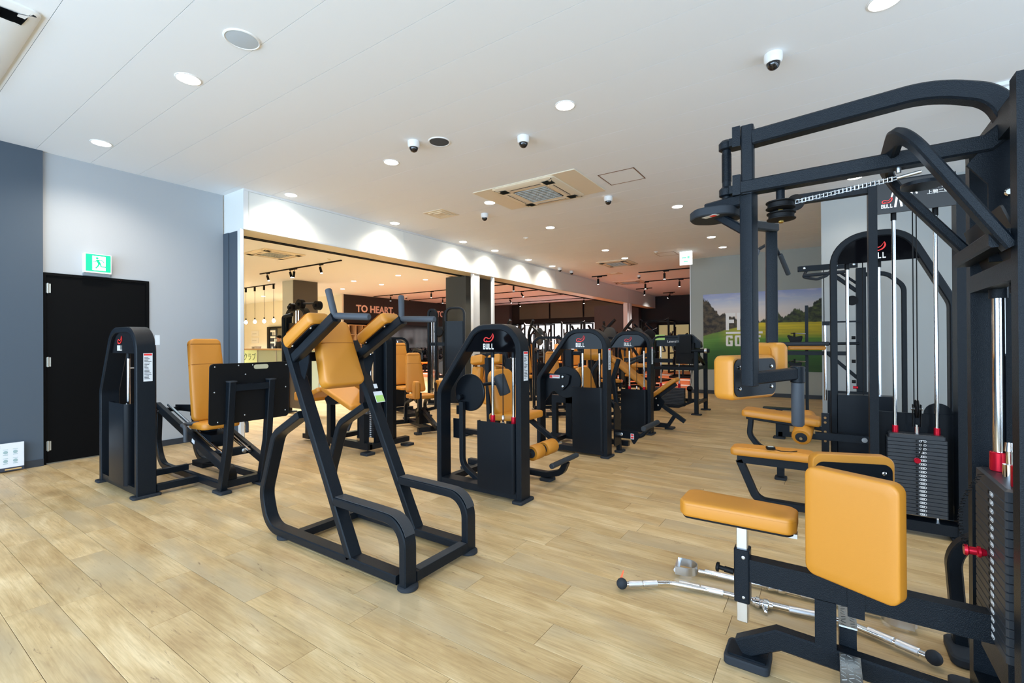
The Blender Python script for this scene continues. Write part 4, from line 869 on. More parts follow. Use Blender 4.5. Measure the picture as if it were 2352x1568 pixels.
        pad(t, 'seat', (-2.66, yc+0.50, 0.50), (0, -1, 0), (1, 0, 0.05), 0.42, 0.42, 0.065, 0.08)
        pad(t, 'backrest', (-2.86, yc+0.50, 0.74), (0, 1, 0), (-0.35, 0, 1), 0.40, 0.42, 0.075, 0.10)
        obj('knee_shield', MB().plate(frame((-2.04, y0+0.18, 0.10), (0, 1, 0), (0, 0, 1)), rpoly([(0, 0), (0.2, 0), (0.2, 0.4), (0, 0.55)], 0.04, 4), 0.012), BLKS, t)
    if kind == 'C':
        yc = y0+0.55
        obj('base_rail', MB().bb(-3.3, -1.95, yc-0.035, yc+0.035, 0.03, 0.09), BLK, t); rub_foot(t, -1.96, yc+0.1, 0.12, 0.18, 0.024)
        obj('foot_arm', MB().tube([(-2.14, yc, 0.42), (-1.72, yc, 0.14)], 0.07, 0.055, (0, 1, 0)), BLK, t); obj('foot_post', MB().tube([(-1.96, yc, 0.06), (-1.86, yc, 0.22)], 0.06, 0.05, (0, 1, 0)), BLK, t)
        pad(t, 'seat', (-1.99, yc, 0.60), (0, -1, 0), (0.80, 0, 0.62), 0.26, 0.46, 0.055, 0.03)
        obj('seat_beam', MB().tube([(-2.20, yc, 0.40), (-1.84, yc, 0.68)], 0.06, 0.05, (0, 1, 0)), BLK, t)
        q = obj('pivot_plate', MB().plate(frame((-2.12, yc-0.05, 0.38), (1, 0, 0), (0, 0, 1)), rpoly([(-0.14, -0.13), (0.05, -0.10), (0.13, 0.03), (0.03, 0.14), (-0.12, 0.08)], 0.03, 4), -0.012), BLKS, t)
        b = MB()
        for px_, pz in ((-0.06, -0.05), (0.03, -0.02), (0.0, 0.08), (-0.08, 0.04)): bolt(b, (-2.12+px_, yc-0.062, 0.38+pz), (0, -1, 0), 0.013)
        obj('bolts', b, STL, q)
        obj('lower_frame', MB().tube([(-3.1, yc, 0.09), (-2.4, yc, 0.30, 0.1), (-2.15, yc, 0.38)], 0.06, 0.05, (0, 1, 0)), BLK, t)
        pad(t, 'chest_pad', (-2.62, yc+0.25, 0.78), (0, -1, 0), (0.78, 0, -0.62), 0.30, 0.75, 0.06, 0.05)
        roller(t, (-2.95, yc+0.05, 1.02), (-2.95, yc+0.35, 1.02), 0.06)
        obj('handle_bar', MB().cyl((-2.6, yc, 1.0), (-2.15, yc, 1.16), 0.02, 12, 0.004), DGRP, t); obj('handle_bar', MB().cyl((-2.65, yc+0.3, 0.95), (-2.25, yc+0.3, 1.15), 0.02, 12, 0.004), DGRP, t)
        obj('rear_column', MB().bb(-2.98, -2.92, yc-0.03, yc+0.03, 0.09, 1.05), BLK, t)
    return t
leg_machine('leg_extension_machine', 'nearest arched leg machine tower, with mustard rollers and grey foot bar', 3.135, (-0.435, -0.05, 0.64), 0.62, 'A')
leg_machine('leg_curl_machine', 'second arched machine tower, tall black shroud and big mustard roller', 4.905, (-0.425, -0.035, 0.785), 0.60, 'B')
leg_machine('ab_bench_machine', 'third arched machine tower, with low tilted mustard bench at its right', 6.465, (-0.43, -0.05, 0.63), 0.60, 'C')
# ---------------------------------------------------------------- 6 big glute / rotary machine with foot and bolts behind (machine D)
t = thing('chest_row_machine', 'black box framed machine with two tall legs in front of the mural wall corner', 'gym machine', (-2.2, 9.0, 0))
for y in (8.69, 9.45):
    obj('leg', MB().tube([(-1.93, y, 0.02), (-1.93, y, 1.12)], 0.06, 0.07, (0, 1, 0)), BLK, t); rub_foot(t, -1.93, y, 0.17, 0.12, 0.02)
    obj('top_rail', MB().tube([(-1.95, y, 0.82), (-2.75, y, 0.82)], 0.05, 0.06, (0, 1, 0)), BLK, t)
obj('slant_brace', MB().tube([(-1.93, 8.69, 1.10), (-1.93, 9.45, 0.84)], 0.06, 0.05, (1, 0, 0)), BLK, t)
obj('side_beam', MB().bb(-1.96, -1.90, 8.72, 9.42, 0.80, 0.86).bb(-1.96, -1.90, 8.72, 9.42, 0.18, 0.23), BLK, t)
obj('base_loop', MB().tube([(-3.0, 8.75, 0.12), (-2.25, 8.75, 0.12, 0.1), (-1.95, 8.72, 0.26)], 0.06, 0.05, (0, 1, 0)), BLK, t); obj('base_rail', MB().bb(-3.1, -1.95, 9.38, 9.44, 0.14, 0.20), BLK, t)
obj('weight_frame', MB().tube([(-2.78, 8.95, 0.03), (-2.78, 8.95, 1.40, 0.14), (-2.15, 8.95, 1.40, 0.12), (-2.10, 8.95, 0.9)], 0.10, 0.05, (0, 1, 0)), BLK, t)
hd_ = obj('header_panel', MB().bb(-2.70, -2.16, 8.92, 8.94, 1.22, 1.38), BLKS, t); obj('green_sticker', MB().bb(-2.72, -2.54, 8.90, 8.915, 1.34, 1.44), GRNS, hd_)
obj('lettering', text_mb('Lateral Raise', 0.062, frame((-2.50, 8.917, 1.29), (1, 0, 0), (0, 0, 1)), 0.001), WHP, hd_, smooth=False)
for x in (-2.64, -2.30):
    obj('guide_rod', MB().cyl((x, 8.98, 0.1), (x, 8.98, 1.25), 0.015, 10), CHR, t); obj('rod_collar', MB().cyl((x, 8.98, 0.44), (x, 8.98, 0.52), 0.024, 10), RED, t)
stack(t, -2.74, -2.20, 8.94, 9.04, 0.10, 12, nums=False, ph=0.028)
obj('drive_unit', MB().bb(-2.30, -1.98, 8.75, 9.25, 0.9, 1.28).bb(-2.22, -2.02, 8.70, 8.76, 1.1, 1.42), DBLK, t)
obj('drive_head', MB().plate(frame((-2.25, 8.82, 1.24), (1, 0, 0), (0, 0, 1)), rpoly([(0, 0), (0.38, -0.06), (0.36, 0.06), (0.20, 0.20), (-0.05, 0.2)], 0.03, 3), -0.15), BLKS, t)
obj('pivot_bar', MB().cyl((-2.1, 8.75, 1.14), (-1.72, 8.75, 1.14), 0.035, 12), BLK, t); obj('pivot_nut', MB().cyl((-1.80, 8.75, 1.14), (-1.76, 8.75, 1.14), 0.045, 12), STL, t)
obj('cable', MB().pipe([(-2.0, 8.7, 1.0), (-2.05, 8.72, 0.5)], 0.005, 6).pipe([(-1.97, 8.7, 1.0), (-2.04, 8.74, 0.5)], 0.005, 6), DBLK, t); obj('pulley', MB().cyl((-2.05, 8.70, 0.46), (-2.05, 8.74, 0.46), 0.05, 14).bb(-2.08, -2.02, 8.70, 8.74, 0.2, 0.45), DBLK, t)
pad(t, 'seat', (-2.95, 8.85, 0.82), (0, -1, 0), (1, 0, 0), 0.3, 0.35, 0.06, 0.04); obj('arm_rail', MB().bb(-3.2, -2.3, 8.52, 8.57, 0.93, 1.0), BLK, t)
# ---------------------------------------------------------------- 7 rear delt / pec fly machine, foreground right
Yc = 2.105
t = thing('pec_fly_machine', 'large black fly machine with seat, angled mustard wing pads and weight stack, foreground right', 'fly machine', (0.1, Yc, 0))
rub = MB().plate(frame((-0.275, Yc+0.005, 0), (1, 0, 0), (0, 1, 0)), rrect(0.165, 0.15, 0.02, 4), 0.034, 0.005); obj('foot_pad', rub, RUB, t)
obj('base_beam', MB().tube([(-0.30, Yc, 0.055), (-0.165, Yc, 0.135, 0.0), (0.50, Yc, 0.105)], 0.055, 0.075, (0, 1, 0)), BLK, t)
obj('foot_plate_weld', MB().plate(frame((-0.275, Yc, 0.034), (1, 0, 0), (0, 1, 0)), rrect(0.14, 0.10, 0.01, 3), 0.008), BLK, t)
obj('main_beam', MB().bb(-0.265, 0.46, Yc-0.027, Yc+0.027, 0.335, 0.425), BLK, t)
obj('post', MB().bb(-0.045, 0.022, Yc-0.027, Yc+0.027, 0.15, 0.337), BLK, t)
obj('saddle_bracket', MB().bb(0.055, 0.105, Yc-0.033, Yc+0.033, 0.305, 0.43), BLK, t)
obj('seat_sleeve', MB().plate(frame((-0.292, Yc, 0.245), (1, 0, 0), (0, 1, 0)), rrect(0.058, 0.066, 0.008, 3), 0.215, 0.003), BLK, t)
obj('seat_post', MB().plate(frame((-0.292, Yc, 0.165), (1, 0, 0), (0, 1, 0)), rrect(0.042, 0.046, 0.005, 3), 0.40, 0.002), CHR if False else mat('satin_chrome', (0.78, 0.80, 0.83, 1), 0.22, 1.0), t)
obj('adjusting_pin', MB().lathe((-0.325, Yc-0.005, 0.352), (-0.5, Yc-0.005, 0.365), [(0, 0.012), (0.035, 0.012), (0.036, 0.009), (0.055, 0.009), (0.056, 0.019), (0.064, 0.019), (0.068, 0.014)], 18), DBLK, t)
b = MB(); bolt(b, (-0.285, Yc-0.033, 0.43), (0, -1, 0), 0.007, 0.003); bolt(b, (-0.285, Yc-0.033, 0.27), (0, -1, 0), 0.006, 0.003); obj('bolts', b, STL, t)
sp_ = [(-0.215, -0.095), (0.215, -0.082), (0.215, 0.082), (-0.215, 0.105)]
lp = rpoly([(-0.21, -0.055), (-0.185, -0.095), (0.205, -0.092), (0.225, -0.055), (0.225, 0.06), (0.20, 0.092), (-0.18, 0.118), (-0.21, 0.09)], 0.03, 4)
se = obj('seat', MB().cushion(frame((-0.325, Yc+0.035, 0.561), (1, 0, 0.0), (0, 1, 0)), lp, 0.062, 0.012, 0.003), LEA, t)
obj('stitching', MB().pipe([tuple(frame((-0.325, Yc+0.035, 0.561), (1, 0, 0.0), (0, 1, 0)) @ Vector((p[0], p[1], 0.047))) for p in inset(lp[::1], 0.001)], 0.0012, 5, 1), SEAM, se)
obj('seat_board', MB().plate(frame((-0.325, Yc+0.035, 0.551), (1, 0, 0), (0, 1, 0)), inset(lp, 0.012), 0.01), DBLK, t)
obj('seat_clamp', MB().bb(-0.14, -0.10, Yc+0.0, Yc+0.04, 0.535, 0.552), STL, t)
# wing pads (two cushions in a V, black plates inwards)
for s, a, c in ((-1, (-0.062, 2.015), (0.192, 1.885)), (1, (-0.062, 2.250), (0.205, 2.345))):
    A = Vector((a[0], a[1], 0)); B_ = Vector((c[0], c[1], 0)); d = (B_-A); L = d.length; d.normalize(); nrm = Vector((-d.y, d.x, 0))*s
    if nrm.y*s < 0: nrm = -nrm
    mid = (A+B_)/2+Vector((0, 0, 0.657)); Hh = 0.385
    w_ = obj('wing_pad', MB().cushion(frame(tuple(mid-nrm*0.03), d if s < 0 else -d, (0, 0, 1)), rrect(L, Hh, 0.034, 6), 0.055, 0.009, 0.0015), LEA, t)
    M_ = frame(tuple(mid-nrm*0.03), d if s < 0 else -d, (0, 0, 1))
    obj('stitching', MB().pipe([tuple(M_ @ Vector((p[0], p[1], 0.046))) for p in rrect(L-0.008, Hh-0.008, 0.032, 6)], 0.0011, 5, 1), SEAM, w_)
    obj('pad_plate', MB().plate(frame(tuple(mid-nrm*0.034), d, (0, 0, 1)), rrect(L-0.02, Hh-0.05, 0.03, 5, cy=-0.005), 0.005 if s < 0 else -0.005), BLKS, w_)
    b = MB()
    for q in (-0.10, 0.10): bolt(b, tuple(mid-nrm*0.040+d*q+Vector((0, 0, 0.13))), tuple(-nrm), 0.008, 0.006)
    obj('bolts', b, CHR, w_)
obj('pad_arm', MB().bb(0.06, 0.10, 1.97, 2.30, 0.52, 0.58).bb(0.055, 0.105, Yc-0.025, Yc+0.025, 0.42, 0.55), BLK, t)
# checker plate foot rests on the far side and near side
CHK = mat('checker_plate', (0.58, 0.59, 0.58, 1), 0.28, 1.0)
def checker(z, y0, y1, x0, x1):
    o = obj('foot_rest', MB().bb(x0, x1, y0, y1, z, z+0.006), CHK, t, label='bright checker plate foot rest'); b = MB(); k = 0
    n = int((y1-y0)/0.02); mx = int((x1-x0)/0.02)
    for i in range(n):
        for j in range(mx):
            an = 0.6 if (i//2+j//1) % 2 else -0.6
            b.box((0, 0, 0.0068), (0.017, 0.0035, 0.0016), Matrix.Translation((x0+(j+0.5)*(x1-x0)/mx, y0+(i+0.5)*(y1-y0)/n, z)) @ Matrix.Rotation(an, 4, 'Z'))
    obj('tread_bars', b, CHK, o, smooth=False)
checker(0.23, 2.135, 2.38, 0.03, 0.086); checker(0.16, 1.84, 2.075, 0.03, 0.092)
obj('foot_rest_beam', MB().bb(0.03, 0.085, 1.85, 2.30, 0.10, 0.158).bb(0.031, 0.084, 2.136, 2.37, 0.158, 0.228), BLK, t)
# cabinet: four posts, weight stack, rods, placard
X0 = 0.43
for y0, y1 in ((1.815, 1.872), (2.322, 2.378)):
    obj('cabinet_post', MB().bb(X0, X0+0.115, y0, y1, 0.03, 2.03), BLK, t)
obj('cabinet_back', MB().bb(0.86, 0.875, 1.83, 2.37, 0.06, 1.95), BLKS, t); obj('cabinet_post', MB().bb(0.80, 0.86, 1.815, 1.872, 0.03, 2.03), BLK, t); obj('cabinet_post', MB().bb(0.80, 0.86, 2.322, 2.378, 0.03, 2.03), BLK, t)
obj('cabinet_shroud', MB().bb(X0+0.12, 0.86, 2.36, 2.372, 0.06, 1.25), BLKS, t)
obj('cabinet_base', MB().bb(X0, 0.87, 1.872, 2.322, 0.05, 0.11), BLK, t); obj('cabinet_rail', MB().bb(X0, X0+0.05, 1.872, 2.322, 1.47, 1.53), BLK, t)
for y in (1.84, 2.35): obj('foot_pad', MB().plate(frame((0.45, y, 0), (1, 0, 0), (0, 1, 0)), rrect(0.16, 0.12, 0.025, 4), 0.032, 0.005), RUB, t)
obj('placard', MB().plate(frame((X0+0.02, Yc, 1.60), (0, -1, 0), (-0.35, 0, 1)), rrect(0.43, 0.19, 0.01, 3), 0.006), mat('placard_black', (0.02, 0.018, 0.017, 1), 0.3), t)
zt = stack(t, 0.427, 0.527, 1.93, 2.265, 0.355, 18, face='-x', ph=0.0262)
obj('top_plate', MB().layers(Matrix.Translation((0.478, 2.097, zt)), [(0, rrect(0.10, 0.33, 0.006, 1)), (0.03, rrect(0.10, 0.33, 0.006, 1)), (0.036, rrect(0.085, 0.30, 0.006, 1))]), PLT, t)
for y in (1.985, 2.205):
    obj('guide_rod', MB().cyl((0.476, y, 0.3), (0.476, y, 1.52), 0.0165, 18), CHR, t); obj('rod_collar', MB().cyl((0.476, y, zt+0.035), (0.476, y, zt+0.10), 0.025, 18, 0.003), RED, t); obj('rod_bush', MB().cyl((0.476, y, 1.44), (0.476, y, 1.53), 0.024, 16), BLK, t)
obj('stack_rod', MB().lathe((0.477, 2.10, zt+0.03), (0.477, 2.10, 5), [(0, 0.018), (0.05, 0.018), (0.052, 0.010), (0.09, 0.010), (0.092, 0.015), (0.12, 0.012)], 14), CHR, t)
obj('stack_support', MB().bb(0.435, 0.52, 1.95, 2.24, 0.25, 0.352), BLK, t)
zp = 0.355+9.5*0.0262
obj('selector_pin', MB().lathe((0.427, 2.13, zp), (0.3, 2.13, zp), [(0, 0.010), (0.012, 0.014), (0.014, 0.018), (0.02, 0.018), (0.024, 0.013), (0.042, 0.013), (0.046, 0.019), (0.054, 0.017)], 18), RED, t, label='red selector pin')
cc = [(0.47+0.004*0, 2.10, zt+0.03)]; n = 120; P0 = Vector((0.42, 2.15, zt+0.03)); P1 = Vector((0.378, 2.13, zp+0.01)); 
pts = [P0+(P1-P0)*(i/n)+Vector((0.006*math.cos(i*1.35)-0.03*math.sin(PI*i/n), 0.006*math.sin(i*1.35), 0)) for i in range(n+1)]
obj('coil_cord', MB().pipe([tuple(p) for p in pts], 0.0014, 4, 1), DBLK, t)
# upper frame
obj('head_post', MB().tube([(-0.262, Yc, 1.895), (-0.262, Yc, 2.172)], 0.052, 0.046, (0, 1, 0)), BLK, t)
obj('upper_beam', MB().tube([(-0.243, Yc, 2.118), (0.30, Yc, 2.148, 0.4), (0.45, Yc, 2.085, 0.12), (0.50, Yc, 1.96)], 0.06, 0.060, (0, 1, 0), n=10), BLK, t)
obj('lower_beam', MB().tube([(-0.285, Yc, 1.924), (0.43, Yc, 1.930), (0.50, Yc, 1.99)], 0.06, 0.054, (0, 1, 0)), BLK, t)
obj('crown_gusset', MB().plate(frame((0.40, Yc-0.02, 1.6), (1, 0, 0), (0, 0, 1)), [(0.02, 0.32), (0.10, 0.46), (0.14, 0.46), (0.14, -0.05), (0.03, -0.05), (0.03, 0.2), (-0.02, 0.27)], -0.012), BLKS, t)
obj('crown_beam', MB().bb(X0+0.02, X0+0.10, 1.872, 2.322, 1.93, 2.02), BLK, t)
b = MB(); bolt(b, (X0+0.045, Yc-0.04, 1.76), (-0.4, -1, 0), 0.014, 0.01); obj('bolts', b, CHR, t)
st = obj('instruction_sticker', MB().bb(X0+0.07, X0+0.13, Yc-0.036, Yc-0.034, 1.62, 1.76), STK, t); obj('green_half', MB().bb(X0+0.07, X0+0.13, Yc-0.038, Yc-0.036, 1.62, 1.70), GRNS, st)
obj('loop_tube', MB().tube([(X0-0.002, 1.868, 1.56), (0.19, 1.875, 1.972, 0.11), (0.185, 2.32, 1.945, 0.11), (X0-0.002, 2.33, 1.61)], 0.03, 0.055, (0.87, 0, 0.5), n=12), BLK, t)
obj('loop_cross_tube', MB().tube([(X0-0.02, 1.87, 1.59), (X0-0.02, 2.32, 1.59)], 0.05, 0.05, (0, 0, 1)), BLK, t)
# pivot, cam disc, pulleys, chain
obj('pivot_shaft', MB().lathe((-0.352, 2.17, 1.86), (-0.352, 2.17, 5), [(0, 0.020), (0.05, 0.020), (0.051, 0.018), (0.30, 0.018)], 20), BLK, t)
sc = MB()
for i in range(24): sc.cyl((-0.352, 2.17, 1.985+i*0.005), (-0.352, 2.17, 1.987+i*0.005), 0.0195, 16)
obj('thread', sc, BLKS, t)
for z in (1.92, 2.118):
    obj('pivot_bearing', MB().lathe((-0.352, 2.17, z), (-0.352, 2.17, 5), [(0, 0.024), (0.004, 0.031), (0.03, 0.031), (0.036, 0.026), (0.042, 0.02)], 20).bb(-0.335, -0.285, 2.12, 2.19, z-0.002, z+0.03).bb(-0.318, -0.288, 2.09, 2.14, z-0.02, z+0.062), BLK, t)
cd = obj('cam_disc', MB().plate(frame((-0.38, 2.17, 1.83), (1, 0, 0), (0, 1, 0)), rpoly([(-0.12, -0.03), (-0.075, -0.10), (0.06, -0.09), (0.09, 0.07), (-0.05, 0.10), (-0.12, 0.05)], 0.06, 6), 0.036, 0.004), RUB, t)
obj('warning_sticker', MB().plate(frame((-0.405, 2.10, 1.8295), (0.86, -0.5, 0), (0.5, 0.86, 0)), rrect(0.07, 0.03, 0.003, 1), 0.001), STK, cd, label='white warning sticker with red corner')
obj('sticker_print', MB().plate(frame((-0.393, 2.095, 1.828), (0.86, -0.5, 0), (0.5, 0.86, 0)), rrect(0.022, 0.02, 0.002, 1), 0.001), REDP, cd)
# near arm and far arm
def arm(px, py, ang, zt_, zb, foot, near=True):
    d = Vector((math.cos(ang), math.sin(ang), 0)); n_ = Vector((-d.y, d.x, 0))
    p = Vector((px, py, 0)); q0 = Vector((-0.433, 2.19, 0))
    obj('arm_top_tube', MB().tube([tuple(q0+Vector((0, 0, 1.883))), tuple(p+Vector((0, 0, 1.883)))], 0.047, 0.05, (0, 0, 1)), BLK, t)
    obj('arm_brace', MB().tube([tuple(q0+(p-q0)*0.12+Vector((0, 0, 1.865))), tuple(p+Vector((0, 0, 1.745)))], 0.05, 0.035, tuple((p-q0).cross(Vector((0, 0, 1))).normalized())), BLK, t)
    M = frame((p.x, p.y, zb), tuple(d), tuple(n_)); obj('arm_column', MB().plate(M, rrect(0.052, 0.052, 0.006, 3), zt_-zb, 0.003), BLK, t)
    return d, n_
d, n_ = arm(-0.262, 2.118, -0.347, 1.925, 1.118, True)
g0 = Vector((-0.262, 2.118, 0)); g1 = Vector((-0.104, 2.30, 0)); e = (g1-g0).normalized()
obj('hand_arm', MB().tube([tuple(g0+e*0.02+Vector((0, 0, 1.150))), tuple(g1-e*0.01+Vector((0, 0, 1.165)))], 0.04, 0.05, (-e.y, e.x, 0)), BLK, t)
obj('grip_sleeve', MB().cyl((g1.x, g1.y, 1.125), (g1.x, g1.y, 1.195), 0.027, 20, 0.003), BLK, t)
hg = obj('hand_grip', MB().lathe((g1.x, g1.y, 1.128), (g1.x, g1.y, 0), [(0, 0.024), (0.178, 0.024), (0.186, 0.018)], 22), GRP, t)
pd = Vector((0.44, 0.896, 0)).normalized(); pdn = Vector((-pd.y, pd.x, 0))
pc = Vector((-0.262, 2.275, 1.145))
obj('forearm_pad', MB().cushion(frame(tuple(pc), tuple(-pd), (0, 0, 1)), rrect(0.32, 0.19, 0.03, 5), 0.095, 0.022), LEA, t)
fpP = obj('forearm_plate', MB().plate(frame(tuple(pc), tuple(-pd), (0, 0, 1)), rrect(0.29, 0.16, 0.03, 5), -0.006), BLKS, t); b = MB()
for sx in (-0.115, 0.11):
    for sz in (-0.045, 0.045): bolt(b, tuple(pc+pd*sx+Vector((0, 0, sz))-pdn*0.007), tuple(-pdn), 0.008, 0.006)
obj('bolts', b, CHR, fpP)
p2 = Vector((-0.215, 2.50, 0)); M = frame((p2.x, p2.y, 1.16), (0.98, 0.18, 0), (-0.18, 0.98, 0)); obj('arm_column', MB().plate(M, rrect(0.048, 0.048, 0.006, 3), 0.70, 0.003), BLK, t)
obj('arm_link', MB().tube([(-0.262, 2.235, 1.80), (-0.2, 2.48, 1.83)], 0.04, 0.04, (0, 0, 1)), BLK, t)
obj('forearm_pad', MB().cushion(frame((-0.20, 2.52, 1.205), (0.6, -0.8, 0), (0, 0, 1)), rrect(0.19, 0.18, 0.03, 5), 0.07, 0.024), LEA, t)
def pulley(x, y, z, r, ax=(0, 0, 1), w_=0.03):
    a = Vector(ax); p = Vector((x, y, z))
    return MB().lathe(tuple(p), tuple(p+a), [(0, r*0.35), (0.001, r*0.62), (0.004, r*0.92), (0.005, r), (0.008, r), (0.011, r*0.88), (w_-0.011, r*0.88), (w_-0.008, r), (w_-0.004, r), (w_-0.002, r*0.6), (w_, r*0.3)], 24)
for z, yy in ((1.822, 2.13), (1.785, 2.16)):
    pl = obj('pulley', pulley(-0.15, yy, z, 0.052, w_=0.036), DBLK, t); obj('pulley_bolt', MB().lathe((-0.15, yy, z+0.001), (-0.15, yy, 0), [(0, 0.010), (0.006, 0.010), (0.010, 0.006)], 8), mat('brass', (0.55, 0.36, 0.10, 1), 0.3, 1.0), pl)
obj('pulley_axle', MB().cyl((-0.15, 2.13, 1.856), (-0.15, 2.13, 1.90), 0.016, 12), BLK, t)
# chain: real links
ch = MB(); A = Vector((-0.10, 2.13, 1.845)); B_ = Vector((0.205, 2.10, 1.868)); n = 26; dd = (B_-A)/n; e = dd.normalized()
for i in range(n):
    p = A+dd*(i+0.5); zz = Vector((0, 0, 1)); yy = Vector((0, 1, 0))
    for s in (-1, 1):
        ch.box((0, 0, 0), (dd.length*1.15, 0.0022, 0.0032), frame(tuple(p+zz*s*(0.0050 if i % 2 else 0.0066)), tuple(e), (0, 1, 0)))
    ch.cyl(tuple(p-dd*0.5-zz*0.008), tuple(p-dd*0.5+zz*0.008), 0.0026, 8)
obj('drive_chain', ch, CHR, t, label='bright roller chain')
obj('chain_anchor', MB().cyl((0.205, 2.10, 1.868), (0.27, 2.095, 1.876), 0.006, 10).cyl((0.21, 2.10, 1.885), (0.21, 2.10, 1.902), 0.008, 10), STL, t)
obj('rear_disc', MB().plate(frame((0.28, 2.16, 1.84), (1, 0, 0), (0, 1, 0)), rrect(0.12, 0.12, 0.058, 6), 0.012), BLKS, t)
# ---------------------------------------------------------------- 8 lat pulldown behind it
t = thing('lat_pulldown_machine', 'black lat pulldown machine with exposed numbered weight stack and red collars', 'lat pulldown', (0.1, 4.1, 0))
y0 = 4.07; xl, xr = 0.243, 0.742
obj('left_post', MB().bb(xl, xl+0.05, y0, y0+0.14, 0.03, 2.40), BLK, t); obj('right_post', MB().bb(xr-0.05, xr, y0, y0+0.14, 0.03, 2.36), BLK, t)
obj('base', MB().bb(xl+0.05, xr-0.05, y0+0.01, y0+0.13, 0.03, 0.10), BLK, t); rub_foot(t, xl+0.03, y0+0.07, 0.1, 0.2); rub_foot(t, xr-0.03, y0+0.07, 0.1, 0.2)
hp = obj('header_panel', MB().bb(xl+0.05, xr-0.05, y0-0.002, y0+0.012, 2.17, 2.385), mat('header_black', (0.006, 0.006, 0.007, 1), 0.35), t)
M = frame((0.345, y0-0.003, 2.205), (1, 0, 0), (0, 0, 1)); logo(hp, M, 0.026)
def body_fig(x, z, s):
    q = MB(); M = frame((x, y0-0.003, z), (1, 0, 0), (0, 0, 1)); q.lathe(M @ Vector((0, 0.135*s, 0)), M @ Vector((0, 0.135*s, 1)), [(0, 0.011*s), (0.001, 0.011*s)], 12)
    for pts, w_ in (([(0, 0.125), (0, 0.06)], 0.032), ([(-0.012, 0.118), (-0.032, 0.09), (-0.042, 0.055)], 0.011), ([(0.012, 0.118), (0.032, 0.09), (0.042, 0.055)], 0.011), ([(-0.006, 0.065), (-0.012, 0.03), (-0.02, -0.03)], 0.014), ([(0.006, 0.065), (0.012, 0.03), (0.02, -0.03)], 0.014)):
        r = ribbon([Vector(p)*s for p in pts], [w_*s]*len(pts), M, 0.001); q.add(r.v, r.f)
    return q
obj('muscle_figure', body_fig(0.405, 2.23, 0.85), WHP, hp, smooth=False); obj('muscle_figure', body_fig(0.465, 2.23, 0.85), WHP, hp, smooth=False)
obj('muscle_mark', MB().bb(0.412, 0.424, y0-0.005, y0-0.004, 2.315, 2.33), REDP, hp)
obj('lettering', text_mb('Lat Pull Down', 0.038, frame((0.485, y0-0.003, 2.335), (1, 0, 0), (0, 0, 1)), 0.0008, sx=0.8), WHP, hp, smooth=False)
obj('lettering', text_mb('ある部位', 0.028, frame((0.535, y0-0.003, 2.30), (1, 0, 0), (0, 0, 1)), 0.0008), WHP, hp, smooth=False)
obj('lettering', text_mb('上腕二頭筋', 0.028, frame((0.55, y0-0.003, 2.265), (1, 0, 0), (0, 0, 1)), 0.0008), WHP, hp, smooth=False)
obj('top_boom', MB().bb(-0.20, 0.62, y0+0.02, y0+0.08, 2.335, 2.40), BLK, t)
zt = stack(t, 0.335, 0.645, y0+0.01, y0+0.12, 0.135, 20, ph=0.0255)
obj('top_plate', MB().layers(Matrix.Translation((0.49, y0+0.065, zt)), [(0, rrect(0.29, 0.11, 0.006, 1)), (0.022, rrect(0.29, 0.11, 0.006, 1)), (0.028, rrect(0.27, 0.10, 0.006, 1))]), PLT, t)
for x in (0.385, 0.600):
    obj('guide_rod', MB().cyl((x, y0+0.065, 0.10), (x, y0+0.065, 2.20), 0.0115, 16), CHR, t); obj('rod_collar', MB().cyl((x, y0+0.065, zt+0.02), (x, y0+0.065, zt+0.075), 0.0175, 16, 0.002), RED, t); obj('rod_bush', MB().cyl((x, y0+0.065, 2.13), (x, y0+0.065, 2.18), 0.016, 12), DBLK, t)
for x in (0.483, 0.502): obj('cable', MB().cyl((x, y0+0.05, 0.86), (x, y0+0.05, 2.18), 0.0035, 8), DBLK, t)
obj('stack_pulley', pulley(0.485, y0+0.05, 0.84, 0.062, (1, 0, 0), 0.024), DBLK, t); obj('pulley_yoke', MB().bb(0.474, 0.479, y0+0.03, y0+0.07, 0.72, 0.87).bb(0.515, 0.52, y0+0.03, y0+0.07, 0.72, 0.87), DBLK, t)
obj('yoke_bolts', MB().cyl((0.468, y0+0.05, 0.84), (0.526, y0+0.05, 0.84), 0.009, 10), CHR, t)
obj('stack_rod', MB().cyl((0.496, y0+0.05, zt+0.02), (0.496, y0+0.05, zt+0.09), 0.012, 14), CHR, t)
zp = 0.135+14.5*0.0255
obj('selector_pin', MB().lathe((0.49, y0+0.01, zp), (0.49, y0-1, zp), [(0, 0.008), (0.01, 0.017), (0.02, 0.017), (0.022, 0.010), (0.03, 0.018), (0.036, 0.016)], 16), RED, t, label='red selector pin')
obj('coil_cord', MB().pipe([(0.52, y0+0.0, zt-0.01), (0.515, y0-0.02, zt-0.06), (0.495, y0-0.03, zp+0.02)], 0.005, 8), DBLK, t)
obj('rear_cover', MB().bb(xl+0.05, xr-0.05, y0+0.142, y0+0.15, 0.10, 0.80).cyl((0.62, y0+0.155, 0.80), (0.62, y0+0.165, 0.80), 0.075, 20), BLKS, t)
obj('back_stay', MB().bb(xr-0.06, xr-0.01, y0+0.15, y0+0.6, 0.03, 0.08), BLK, t)
